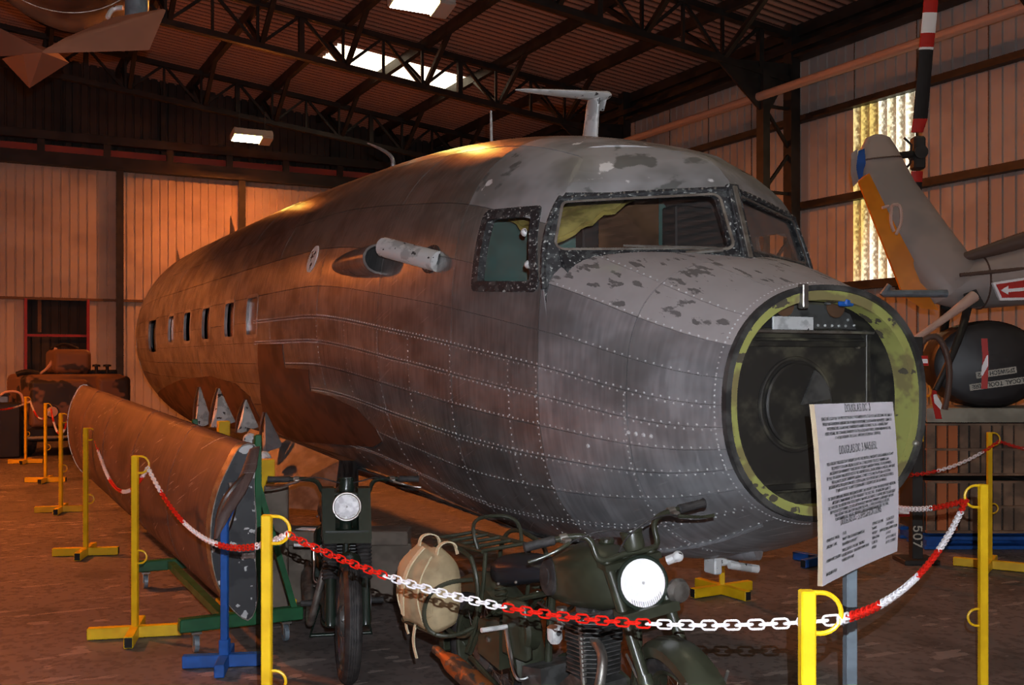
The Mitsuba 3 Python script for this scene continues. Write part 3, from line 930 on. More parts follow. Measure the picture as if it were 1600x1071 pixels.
dr_top = np.stack([XC - 0.62 + U * 0.95, 5.05 + W_ * 0.55, 2.70 - 0.30 * (1 - U) + 0.16 * W_ * (1 - U) + 0.17 * U + lump - 0.05], -1)
dr_top[..., 2] = np.minimum(dr_top[..., 2], skin_pt(dr_top[..., 1], np.full(U.shape, 150.0))[..., 2] + 0.05)
gm = grid(dr_top)
gm2 = trimesh.Trimesh(np.vstack([gm.vertices, gm.vertices + [0, 0.0, 0.03]]), np.vstack([gm.faces, gm.faces[:, ::-1] + len(gm.vertices)]), process=False)
part(fus, 'quilted_lining', gm2, 'interior_yellow', 60)
for dx in (-0.42, 0.42):
    part(fus, 'seat_back', box([XC + dx, 5.35, 1.82], (0.42, 0.12, 0.6), 0.04), 'interior_dark', False)
    part(fus, 'control_wheel', torus([XC + dx, 4.85, 2.12], [0, 1, 0.3], 0.17, 0.014, 24, 8), 'interior_dark', 40)
part(fus, 'wiper', cat(tube([[XC - 0.28, v_y(XC - 0.28, 2.28) - 0.03, 2.275], [XC - 0.12, v_y(XC - 0.12, 2.29) - 0.04, 2.29]], 0.012, 8), tube([[XC - 0.55, v_y(XC - .55, 2.30) - 0.02, 2.315], [XC - 0.15, v_y(XC - .15, 2.29) - 0.045, 2.30]], 0.006, 6)), 'dull_steel', 40)

# passenger windows: recessed frames with blanking plates or dark panes behind
for i, (w, s) in enumerate(list(zip(windows, WIN_S)) + [(big_window, 15.42)]):
    fr = man(patch(s - 0.8, s + 0.8, 70, 120, -0.022, 0.008, 'B', 0.12, 3)) ^ side_prism(w.buffer(0.022).difference(w.buffer(-0.012)))
    k = part(fus, 'window_frame', tm(fr), 'skin_metal_bright' if i < 5 else 'skin_metal_plain', 25)
    mt = ['skin_metal_brown', 'wing_brown', 'wing_brown', 'interior_dark', 'skin_metal_brown', 'interior_dark'][i]
    dep = [-0.016, -0.05, -0.05, -0.07, -0.03, -0.07][i]
    bl = man(patch(s - 0.8, s + 0.8, 70, 120, dep - 0.006, dep, 'B', 0.12, 3)) ^ side_prism(w.buffer(0.03))
    part(fus, 'window_blank', tm(bl), mt, 25)


def conformal(name, poly, mt, lo, hi, s0, s1, t0=0.5, t1=120, **kw):
    m = man(patch(s0, s1, t0, t1, lo, hi, 'B', 0.1, 2.5)) ^ side_prism(Polygon(poly), 1.2, XC + 0.4)
    return part(fus, name, tm(m), mt, 25, **kw)


def yz(px, py, L=None, dx=None):
    """Skin station and height under a pixel on the near side."""
    x = 2.35
    for _ in range(12):
        r = (px - 800) / F
        s = x * (CS + -r * SN) / (SN + r * CS)
        z = HC - (py - 567) / F * (x * SN + s * CS)
        tt = np.linspace(1, 150, 300)
        P = skin_pt(np.full(300, s), tt)
        x = P[np.argmin(np.abs(P[:, 2] - z)), 0]
    return (float(s), float(z))


# dark primer patches where the wing fillet was
patch_rear = [yz(*q) for q in ((236, 640), (250, 612), (285, 593), (330, 588), (370, 600), (392, 620), (408, 655), (398, 672), (340, 668), (280, 662))]
conformal('fillet_patch', patch_rear, 'primer_brown', 0.004, 0.011, 8.5, 20)
patch_door = [yz(*q) for q in ((405, 538), (443, 538), (447, 575), (484, 578), (487, 612), (520, 620), (560, 640), (590, 670), (600, 690), (585, 699), (530, 695), (460, 690), (420, 665), (408, 600))]
conformal('fillet_patch', patch_door, 'primer_brown', 0.004, 0.0115, 5.5, 11)
c_ = yz(490, 405)
disc = man(patch(7.3, 8.2, 88, 150, 0.004, 0.012, 'B', 0.05, 1.5)) ^ side_prism(Polygon([(c_[0] + 0.105 * math.cos(a), c_[1] + 0.105 * math.sin(a)) for a in np.linspace(0, 2 * math.pi, 24, endpoint=False)]))
pd = part(fus, 'white_roundel', tm(disc), 'white_patch', 25, label='white disc with black flakes')
for dy, dz, r in ((-0.03, 0.035, 0.025), (0.02, 0.01, 0.03), (-0.01, -0.055, 0.026), (0.045, 0.05, 0.018)):
    pl = Polygon([(c_[0] + dy + r * (0.6 + 0.5 * math.sin(3 * a)) * math.cos(a), c_[1] + dz + 1.2 * r * (0.6 + 0.4 * math.cos(2 * a + r * 90)) * math.sin(a)) for a in np.linspace(0, 2 * math.pi, 18, endpoint=False)])
    fm = man(patch(7.3, 8.2, 88, 150, 0.011, 0.0135, 'B', 0.05, 1.5)) ^ side_prism(pl)
    put(numbered(pd + '__flake'), tm(fm), 'ink_black', False)

# heater blister with its open mouth, and the stub pipe before it
b0, b1 = yz(600, 405), yz(531, 408)
bx = XC - float(f_w(6.6)) + 0.01
rings = []
for u in np.linspace(0, 1, 14):
    s = b0[0] + (b1[0] - b0[0]) * u
    r = 0.105 * math.sqrt(max(1 - u ** 2.2, 0.0004))
    cx = XC - float(f_w(s)) + 0.015
    rings.append([[cx - 1.15 * r * math.cos(a), s, b0[1] + 0.95 * r * math.sin(a) + 0.01 * u] for a in np.linspace(0, 2 * math.pi, 28, endpoint=False)])
outer = man(loft(np.array(rings)))
inner = man(loft(np.array([[[q[0] * 0 + (XC - float(f_w(q[1])) + 0.015) + (q[0] - (XC - float(f_w(q[1])) + 0.015)) * 0.86, q[1] - 0.012, b0[1] + (q[2] - b0[1]) * 0.86] for q in rg] for rg in rings[:10]])))
bl = part(fus, 'heater_blister', tm(outer - inner), 'skin_metal_brown', 40)
put(numbered(bl + '__mouth'), cyl([XC - float(f_w(6.7)) - 0.01, b0[0] + 0.32, b0[1]], [XC - float(f_w(6.7)) - 0.01, b0[0] + 0.33, b0[1]], 0.085, 20), 'interior_dark', 30)
p0, p1 = at(655, 404, 6.15), at(592, 386, 6.45)
p0[0], p1[0] = XC - float(f_w(p0[1])) - 0.0, XC - float(f_w(p1[1])) - 0.10
dirp = unit(p1 - p0)
outer = man(cyl(p0 - dirp * 0.1, p1, 0.062, 24)); inn = man(cyl(p0, p1 + dirp * 0.02, 0.055, 24))
st = part(fus, 'stub_pipe', tm(outer - inn), 'pale_metal', 30, label='short pipe with flaking white paint')
put(numbered(st + '__gasket'), tm((man(patch(5.2, 6.4, 88, 150, 0.003, 0.014, 'B', 0.06, 2)) ^ side_prism(Polygon([(p0[1] + 0.11 * math.cos(a), p0[2] + 0.085 * math.sin(a)) for a in np.linspace(0, 2 * math.pi, 16, endpoint=False)])))), 'black_chipped', 25)

part(fus, 'tail_cap', loft(np.array([skin_pt(np.full(36, s_), np.linspace(-179.9, 170, 36)) * [1, 1, 1] * 1.0 for s_ in (22.39, 22.6)])), 'skin_metal_plain', 30)
# aerials on the roof
mt_ = part(fus, 'aerial_mast', loft(np.array([[[XC + 0.02 + 0.028 * wd * math.cos(a) , 5.70 - 0.02 * k + 0.075 * wd * math.sin(a), z] for a in np.linspace(0, 2 * math.pi, 20, endpoint=False)] for k, (z, wd) in enumerate([(3.09, 1.5), (3.16, 1.1), (3.27, 1.0), (3.37, 0.95), (3.40, 0.9)])])), 'pale_metal', 40)
tip, rt = np.array([2.95, 5.62, 3.38]), np.array([3.60, 5.60, 3.41])
rings = []
for u, wd, th in ((0, .006, .004), (0.1, .03, .01), (0.5, .07, .016), (0.85, .085, .022), (0.95, .08, .03), (1.0, .05, .02)):
    c = tip + (rt - tip) * u
    rings.append([c + np.array([0, wd * math.cos(a), th * math.sin(a)]) for a in np.linspace(0, 2 * math.pi, 16, endpoint=False)])
put(numbered(mt_ + '__blade'), loft(np.array(rings)), 'pale_metal', 40)
put(numbered(mt_ + '__end_cap'), hull([[3.58, 5.57, 3.40], [3.62, 5.64, 3.40], [3.58, 5.64, 3.41], [3.56, 5.58, 3.31], [3.54, 5.63, 3.32]]), 'pale_metal', 30)
q = at(640, 254, 9.1); q[0] = XC - 0.25
zt = float(skin_pt(q[1], 168.0)[2])
part(fus, 'whip_aerial', tube([[q[0], q[1], zt - 0.03], [q[0] - 0.0, q[1], zt + 0.10], [q[0] - 0.05, q[1] + 0.06, zt + 0.17], [q[0] - 0.16, q[1] + 0.18, zt + 0.25]], [0.022, 0.018, 0.014, 0.006], 8, 14), 'skin_metal_bright', 40, label='short curved aerial leaning aft')
part(fus, 'mast_stub', tube([[XC - 0.15, 6.75, 3.24], [XC - 0.15, 6.76, 3.54]], [0.012, 0.008], 8), 'pale_metal', 40)
for s, h in ((13.6, 0.24), (17.6, 0.22)):
    zt = float(skin_pt(s, 160.0)[2])
    xx = float(skin_pt(s, 160.0)[0])
    part(fus, 'fin_aerial', hull([[xx - 0.01, s - 0.12, zt - 0.03], [xx + 0.01, s - 0.12, zt - 0.03], [xx - 0.01, s + 0.16, zt - 0.03], [xx + 0.01, s + 0.16, zt - 0.03], [xx, s + 0.13, zt + h], [xx, s + 0.16, zt + h], [xx, s + 0.02, zt + 0.4 * h]]), 'skin_metal_brown', 30)

# nose opening: primer flange, dark lip, recessed bulkhead
ang = np.linspace(0, 2 * math.pi, 72, endpoint=False)


def nose_ring(s, k, zoff=0.0):
    e = 2 / 2.25
    w, zm, zt, zb = 0.605 * k, 1.535 + zoff, 1.535 + (2.07 - 1.535) * k + zoff, 1.535 - (1.535 - 1.0) * k + zoff
    c, sn = np.cos(ang), np.sin(ang)
    return np.stack([XC + w * np.sign(c) * np.abs(c) ** e, np.full(len(ang), s), np.where(sn >= 0, zm + (zt - zm) * np.abs(sn) ** e, zm - (zm - zb) * np.abs(sn) ** e)], -1)


def ring_solid(s0, s1, ko, ki):
    o, i = nose_ring(s0, ko), nose_ring(s0, ki)
    o2, i2 = nose_ring(s1, ko), nose_ring(s1, ki)
    return loft(np.array([o, o2, i2, i, o]), caps=False)


lip = ring_solid(3.555, 3.59, 1.012, 0.965)
part(fus, 'nose_lip', lip, 'belly_dark', 25)
part(fus, 'nose_flange', ring_solid(3.575, 3.60, 0.968, 0.885), 'primer_green', 25, label='green primed flange round the open nose')
part(fus, 'nose_flange_web', ring_solid(3.60, 3.68, 0.925, 0.885), 'primer_green', 25)
part(fus, 'nose_side_wall', ring_solid(3.62, 3.98, 1.0, 0.955), 'grimy_panel_dark', 25)
plate = Polygon(nose_ring(3.8, 0.99)[:, [0, 2]])
cutout = Polygon([(XC - 0.42, 1.86), (XC + 0.42, 1.86), (XC + 0.42, 2.03), (XC - 0.42, 2.03)])
kb = part(fus, 'nose_bulkhead', prism(plate, [0, 3.84, 0], [1, 0, 0], [0, 0, 1], [0, 0.03, 0]), 'grimy_panel', False, label='grimy dark bulkhead inside the open nose')


def nb(name, m, mt, sm=False, **kw):
    return put(numbered(kb + '__' + name), m, mt, sm, **kw)


nb('upper_panel', prism([(-0.40, 1.885), (0.40, 1.885), (0.36, 1.96), (0.2, 2.0), (-0.2, 2.0), (-0.36, 1.96)], [XC, 3.80, 0], [1, 0, 0], [0, 0, 1], [0, 0.04, 0]), 'belly_dark')
nb('lower_panel', box([XC + 0.0, 3.815, 1.47], (0.94, 0.04, 0.74), 0.006), 'grimy_panel')
nb('ledge', box([XC - 0.02, 3.77, 1.865], (0.88, 0.14, 0.012)), 'dull_steel')
nb('white_plate', box([XC - 0.07, 3.735, 1.905], (0.24, 0.012, 0.062), 0.002, -2), 'pale_metal', label='white metal plate')
nb('round_hatch', lathe([(0.001, 0), (0.19, 0), (0.2, 0.006), (0.2, 0.02), (0.215, 0.02), (0.215, 0.03)], [XC + 0.0, 3.765, 1.52], [0, 1, 0], 48), 'grimy_panel_dark', 30)
nb('hatch_rim', torus([XC, 3.79, 1.52], [0, 1, 0], 0.22, 0.011, 48, 8), 'grimy_panel', 40)
wedge = [(0, 0)] + [(0.185 * math.cos(a), 0.185 * math.sin(a)) for a in np.radians(np.linspace(8, 62, 12))]
nb('hatch_flap', prism(wedge, [XC, 3.75, 1.52], [1, 0, 0], [0, 0, 1], [0, 0.012, 0]), 'belly_dark')
for x0 in (-0.47, 0.47):
    nb('edge_strip', box([XC + x0, 3.80, 1.5], (0.03, 0.03, 0.78), 0.004), 'grimy_panel_dark')
nb('cross_strip', box([XC, 3.79, 1.81], (0.9, 0.025, 0.03), 0.004), 'grimy_panel_dark')
nb('cross_strip', box([XC, 3.79, 1.13], (0.7, 0.025, 0.03), 0.004), 'grimy_panel_dark')
for i, (dx, dz) in enumerate([(0.10 + 0.045 * k, 1.90 + 0.0) for k in range(6)] + [(0.34, 1.93), (0.38, 1.905)]):
    nb('bolt', lathe([(0.007, 0), (0.006, 0.006), (0.001, 0.008)], [XC + dx, 3.797, dz], [0, -1, 0], 8), 'pale_metal', 40)
for dx, dz in ((-0.33, 1.17), (0.40, 1.80), (-0.38, 1.80)):
    nb('bolt', lathe([(0.014, 0), (0.012, 0.012), (0.001, 0.014)], [XC + dx, 3.792, dz], [0, -1, 0], 10), 'dull_steel', 40)
for dx in (-0.13, 0.19):
    part(fus, 'pulley_arc', torus([XC + dx, 3.70, 1.995], [0, 1, 0], 0.075, 0.016, 20, 6, 180, 360, ref=(1, 0, 0)), 'belly_dark', 40)
    part(fus, 'pulley_disc', lathe([(0.001, 0), (0.055, 0), (0.055, 0.01), (0.001, 0.01)], [XC + dx, 3.72, 1.99], [0, 1, 0], 18), 'interior_brown', 30)
part(fus, 'blue_clip', box([XC + 0.13, 3.60, 2.0], (0.07, 0.05, 0.035), 0.008, 12), 'blue_paint', False)
part(fus, 'flange_bracket', box([XC - 0.16, 3.57, 2.02], (0.035, 0.04, 0.11), 0.005), 'dull_steel', False)
part(fus, 'flange_bolt', ball([XC + 0.555, 3.57, 1.33], 0.018, 2), 'dull_steel', 40)

# belly: lower edge flange, loose stringers, chin scoop and pitot fitting
for k, (t, s0, s1) in enumerate([(27.5, 3.7, 9.0), (29.0, 4.55, 8.2), (24, 4.6, 8.0), (20, 4.6, 8.0), (16, 4.6, 8.0), (11, 4.6, 8.0), (6, 4.6, 8.0)]):
    S = np.linspace(s0, s1, 30)
    P = skin_pt(S, np.full(30, float(t))) + skin_n(S, np.full(30, float(t))) * 0.012
    part(fus, 'belly_stringer', tube(P, 0.012 if k else 0.009, 6), 'skin_metal_bright' if k < 1 else 'belly_dark', 40)
g = np.random.default_rng(11)
fr_ = []
for i in range(150):
    s = g.uniform(4.6, 7.6); t = g.uniform(17, 27)
    L_ = g.uniform(0.05, 0.35)
    S = np.linspace(s, s + L_, 4)
    P = skin_pt(S, np.linspace(t, t + g.uniform(-2, 2), 4)) + skin_n(S, np.full(4, t)) * 0.018 + g.normal(0, 0.006, (4, 3))
    fr_.append(tube(P, 0.0025, 4))
part(fus, 'frayed_wiring', cat(*fr_), 'dull_steel', False, kind='stuff')
c0 = at(1165, 858, 5.25)
part(fus, 'chin_scoop', tube([c0 + [-0.02, 0.5, 0.0], c0 + [-0.02, 0.25, 0.0], c0, c0 + [0.03, -0.06, 0.01]], [0.01, 0.045, 0.06, 0.06], 16, 12), 'skin_metal_bright', 40)
c1 = at(1128, 880, 5.55)
part(fus, 'tow_fitting', cat(box(c1 + [-0.06, 0, 0.02], (0.05, 0.10, 0.14), 0.008), box(c1 + [0.02, 0, 0.03], (0.14, 0.08, 0.08), 0.012), cyl(c1 + [0.0, -0.06, 0.0], c1 + [0.16, -0.1, -0.03], 0.022, 10), cyl(c1 + [0, 0, 0], c1 + [0, 0, 0.16], 0.03, 10)), 'pale_metal', 30)

# torn triangular skin flaps hanging at the wing joint
for (tx, ty), (ax, ay), (bx_, by_) in (((311, 605), (304, 668), (330, 662)), ((341, 607), (329, 668), (366, 660)), ((383, 625), (370, 676), (402, 668)), ((414, 645), (410, 705), (440, 698))):
    d = {311: 10.2, 341: 9.5, 383: 8.7, 414: 8.1}[tx]
    p = [at(tx, ty, d), at(ax, ay, d - 0.15), at(bx_, by_, d - 0.05)]
    mid = (p[1] + p[2]) / 2 + [-0.06, -0.05, -0.02]
    fp = np.array([p[0], p[1], mid, p[2]])
    fl_m = hull(np.vstack([fp, fp + [0.015, 0.01, 0]]))
    k = part(fus, 'torn_flap', fl_m, 'pale_metal' if tx != 414 else 'skin_metal_bright', False)
    put(numbered(k + '__edge'), tube([p[0] + [-0.01, -0.01, 0], (p[0] + p[1]) / 2 + [-0.03, -0.02, 0.0], p[1] + [-0.01, -0.01, 0]], 0.012, 6, 8), 'chrome', 40)
# wing stub: centre section left under the fuselage
for i, (a, b) in enumerate((((395, 670), (470, 760)),)):
    c = at(430, 712, 7.7)
    part(fus, 'wing_stub', hull([at(385, 668, 8.6), at(455, 690, 8.0), at(400, 790, 7.7), at(520, 800, 7.4), at(530, 720, 7.6), at(400, 668, 9.2), at(560, 800, 8.6), at(560, 720, 8.6)]), 'belly_dark', False)
for px, py in ((391, 687), (413, 716)):
    part(fus, 'stub_boss', lathe([(0.05, 0), (0.05, 0.03), (0.035, 0.045), (0.001, 0.047)], at(px, py, 7.52 if px > 400 else 7.9), unit([-0.5, -1, 0]), 18), 'pale_metal', 40)


# ------------------------------------------------------------------ barrier posts and chains
PH = 1.14       # post height


def post_parts():
    w = 0.038
    out = {'pole': (box([0, 0, PH / 2 + 0.01], (w, w, PH - 0.02), 0.004), 25)}
    # top half loop, leaning out along +x, and a lower ring
    t = np.linspace(90, -90, 14)
    out['top_hook'] = (tube([[w / 2 - 0.03, 0, PH - 0.006]] + [[0.035 + 0.052 * math.cos(math.radians(a)), 0, PH - 0.058 + 0.052 * math.sin(math.radians(a))] for a in t] + [[w / 2, 0, PH - 0.11]], 0.0065, 8), 40)
    out['lower_hook'] = (tube([[w / 2, 0, 0.545]] + [[0.03 + 0.042 * math.cos(math.radians(a)), 0, 0.505 + 0.040 * math.sin(math.radians(a))] for a in t] + [[w / 2, 0, 0.465]], 0.006, 8), 40)
    return out


def base_bar(L):
    m = box([0, 0, 0.04], (L, 0.055, 0.07), 0.004)
    return m


PP = {k: (mikit.ply(m, 'yellow_paint', s), mikit.ply(m, 'blue_paint', s)) for k, (m, s) in post_parts().items()}
BAR = {c: mikit.ply(base_bar(0.56), c, 25) for c in ('yellow_paint', 'blue_paint')}
END = mikit.ply(cat(box([0.279, 0, 0.04], (0.006, 0.045, 0.06)), box([-0.279, 0, 0.04], (0.006, 0.045, 0.06))), 'tube_end_black', False)


def rotz(a):
    return trimesh.transformations.rotation_matrix(a, [0, 0, 1])


POSTS = {}


def barrier_post(name, px, d, hook_side, base_deg, label, color='yellow_paint', height=PH, hooks=True, xoff=0.0):
    """Stands at pixel column px and depth d; hook_side +1 leans the hook to the picture's right."""
    c = cam((px - 800) / F * d, d)
    t = thing('barrier_post', label, 'barrier post', 'posts of the chain barrier')
    hd = math.atan2(-SN * hook_side, CS * hook_side)
    M = trimesh.transformations.translation_matrix(c) @ rotz(hd)
    i = 0 if color == 'yellow_paint' else 1
    for k in ('pole', 'top_hook', 'lower_hook'):
        if k != 'pole' and not hooks: continue
        put(numbered(f'{t}__{k}'), None, None, proto=PP[k][i], M=M)
    B = trimesh.transformations.translation_matrix(c) @ rotz(-PHI + math.radians(base_deg))
    for k in range(2):
        b = put(numbered(f'{t}__base_bar'), None, None, proto=BAR[color], M=B @ rotz(k * math.pi / 2))
        put(numbered(f'{b}__open_end'), None, None, proto=END, M=B @ rotz(k * math.pi / 2))
    hk = (M @ np.array([0.080, 0, PH - 0.075, 1]))[:3]
    POSTS[name] = hk
    return t


barrier_post('far4', 40, 17.8, 1, 10, 'yellow barrier post farthest away, in front of the camouflaged vehicle')
barrier_post('far3', 71, 15.0, 1, 8, 'yellow barrier post second farthest on the left, before the vehicle')
barrier_post('far2', 95, 12.0, 1, 12, 'yellow barrier post beside the far end of the brown wing panel')
barrier_post('far1', 134, 9.3, 1, 8, 'yellow barrier post standing against the far half of the brown wing panel')
barrier_post('left', 211, 6.53, 1, 12, 'yellow barrier post before the middle of the wing panel, whole cross foot in view')
barrier_post('mid', 417, 3.98, 1, 25, 'yellow barrier post in the foreground left of the first motorcycle')
barrier_post('front', 1261, 2.66, 1, 30, 'yellow barrier post in the foreground left of the grey sign post')
barrier_post('right', 1536, 4.98, -1, 35, 'yellow barrier post at the right edge holding two chains')
barrier_post('rback', 1546, 8.7, 1, -32, 'yellow barrier post before the wooden crates at the right')
barrier_post('under', 1128, 7.75, -1, 30, 'yellow barrier post seen under the nose of the fuselage')
barrier_post('bluer', 1285, 8.9, -1, 40, 'blue barrier post mostly hidden behind the nose and sign', 'blue_paint')

LK = 0.0185     # half length of the straight sides of a link
la = np.linspace(0, 2 * math.pi, 14, endpoint=False)
lp = np.stack([np.sign(np.cos(la)) * 0.0125 + 0.0125 * np.cos(la) * 0.95, 0.0125 * np.sin(la), 0 * la], -1)
LINK = tube(lp, 0.0034, 6, closed=True)
LINKP = {c: mikit.ply(LINK, c, 40) for c in ('red_plastic', 'white_plastic')}
PITCH = 0.0355


def chain(p0, p1, sag, colours, label, seg=None, length_links=16, first=0):
    """A chain hanging in a parabola between two hooks, link by link; colours alternate every length_links links."""
    p0, p1 = np.asarray(p0, float), np.asarray(p1, float)
    u = np.linspace(0, 1, 400)
    P = p0 + (p1 - p0) * u[:, None]
    P[:, 2] -= 4 * sag * u * (1 - u)
    L = np.r_[0, np.cumsum(np.linalg.norm(np.diff(P, axis=0), axis=1))]
    n = max(3, round(L[-1] / PITCH))
    q = (np.arange(n) + 0.5) / n * L[-1]
    C = np.stack([np.interp(q, L, P[:, k]) for k in range(3)], -1)
    D = np.stack([np.interp(q + 0.01, L, P[:, k]) - np.interp(q - 0.01, L, P[:, k]) for k in range(3)], -1)
    t = thing('barrier_chain', label, 'chain', 'red and white barrier chains')
    ks = 0
    bounds = np.cumsum(colours[1]) if isinstance(colours, tuple) else None
    for i in range(n):
        if bounds is not None:
            f = (i + 0.5) / n
            c = colours[0][int(np.searchsorted(bounds, f, side='right') % len(colours[0]))] if f < bounds[-1] else colours[0][-1]
        else:
            c = colours[(i // length_links + first) % len(colours)]
        d = unit(D[i]); a, b = frame_of(d)
        if i % 2: a, b = b, -a
        M = np.eye(4); M[:3, 0], M[:3, 1], M[:3, 2], M[:3, 3] = d, b, np.cross(d, b), C[i]
        put(numbered(f'{t}__link'), None, None, proto=LINKP['red_plastic' if c == 'r' else 'white_plastic'], M=M)
    return t


chain(POSTS['mid'], POSTS['front'], 0.125, ('rwrw', [0.245, 0.255, 0.24, 0.26]), 'red and white plastic chain across the front of both motorcycles')
chain(POSTS['left'], POSTS['mid'], 0.22, ('wrwrw', [0.14, 0.22, 0.26, 0.22, 0.16]), 'red and white plastic chain in front of the near end of the brown wing panel')
chain(POSTS['far1'], POSTS['left'], 0.30, ('rwrwrw', [0.10, 0.26, 0.24, 0.16, 0.16, 0.08]), 'red and white plastic chain against the middle of the brown wing panel')
chain(POSTS['far2'], POSTS['far1'], 0.30, ('wrwrw', [0.28, 0.22, 0.2, 0.16, 0.14]), 'red and white plastic chain at the far end of the brown wing panel')
chain(POSTS['far3'], POSTS['far2'], 0.26, ('rwrwr', [0.2, 0.24, 0.2, 0.2, 0.16]), 'red and white plastic chain before the right part of the vehicle')
chain(POSTS['far4'], POSTS['far3'], 0.22, ('wrwrw', [0.2, 0.24, 0.2, 0.2, 0.16]), 'red and white plastic chain below the headlamp of the vehicle')
chain(cam(-9.9, 18.6, 1.14), POSTS['far4'], 0.2, ('rwrw', [0.3, 0.24, 0.24, 0.22]), 'red and white plastic chain at the left edge of the picture')
chain(POSTS['front'], POSTS['right'], 0.11, ('wrwrwr', [0.04, 0.16, 0.26, 0.2, 0.26, 0.08]), 'red and white plastic chain rising from the sign post to the right edge post')
chain(POSTS['right'], POSTS['bluer'], 0.24, ('rwrw', [0.14, 0.2, 0.2, 0.46]), 'red and white plastic chain from the right edge post to behind the sign')
chain(cam(3.05, 8.0, 0.86), POSTS['rback'], 0.06, ('rwr', [0.3, 0.5, 0.2]), 'red and white plastic chain hanging before the crates')
chain(POSTS['rback'], cam(5.35, 9.6, 0.98), 0.08, ('rwr', [0.25, 0.5, 0.25]), 'red and white plastic chain leaving the picture at the right')

# ------------------------------------------------------------------ information board
sign = thing('information_board', 'white printed information board about the aircraft on a grey post', 'sign')
TL, TR, BR, BL = at(1272, 632, 3.45), at(1395, 628, 3.82), at(1402, 862, 3.80), at(1285, 917, 3.42)
U, V_ = np.meshgrid(np.linspace(0, 1, 13), np.linspace(0, 1, 9), indexing='ij')


def on_board(u, v, off=0.0):
    u, v = np.asarray(u, float), np.asarray(v, float)
    p = (TL * ((1 - u) * (1 - v))[..., None] + TR * (u * (1 - v))[..., None] + BR * (u * v)[..., None] + BL * ((1 - u) * v)[..., None])
    n = unit(np.cross(TR - TL, BL - TL))
    if n @ (np.array([0, 0, HC]) - TL) < 0: n = -n
    bulge = 0.012 * (4 * v * (1 - v)) - 0.01 * (4 * u * (1 - u))
    return p + (bulge + off)[..., None] * n if np.ndim(u) else p + (bulge + off) * n


Fr, Bk = on_board(U, V_), on_board(U, V_, -0.018 * np.ones_like(U))
nn = 13 * 9
idx = np.arange(nn).reshape(13, 9)
a, b, c, d = idx[:-1, :-1].ravel(), idx[1:, :-1].ravel(), idx[1:, 1:].ravel(), idx[:-1, 1:].ravel()
ff = np.vstack([np.stack([a, b, c], 1), np.stack([a, c, d], 1)])
ringi = np.r_[idx[:, 0], idx[-1, 1:], idx[-2::-1, -1], idx[0, -2:0:-1]]
r2 = np.roll(ringi, -1)
side_f = np.vstack([np.stack([ringi, r2, r2 + nn], 1), np.stack([ringi, r2 + nn, ringi + nn], 1)])
part(sign, 'board_face', trimesh.Trimesh(Fr.reshape(-1, 3), ff, process=False), 'sign_white', True)
part(sign, 'board_body', trimesh.Trimesh(np.vstack([Fr.reshape(-1, 3) * 1.0, Bk.reshape(-1, 3)]), np.vstack([ff + nn, side_f]), process=False), 'sign_edge', False, label='brown board edge and back')
WB_, HB_ = np.linalg.norm(TR - TL), np.linalg.norm(BL - TL)


def board_text(text, u0, v0, h, bold=False, centre=True, width=None):
    m = meshkit.text_mesh(text, h, 0.0006, bold)
    x = m.vertices[:, 0]
    w = x.max() - x.min()
    k = 1.0 if width is None else width / w
    u = (m.vertices[:, 0] - x.min()) * k / WB_
    if centre: u = u - w * k / WB_ / 2
    m2 = m.copy()
    m2.vertices = on_board(u0 + u, v0 - m.vertices[:, 1] / HB_, 0.0006 + m.vertices[:, 2])
    return m2


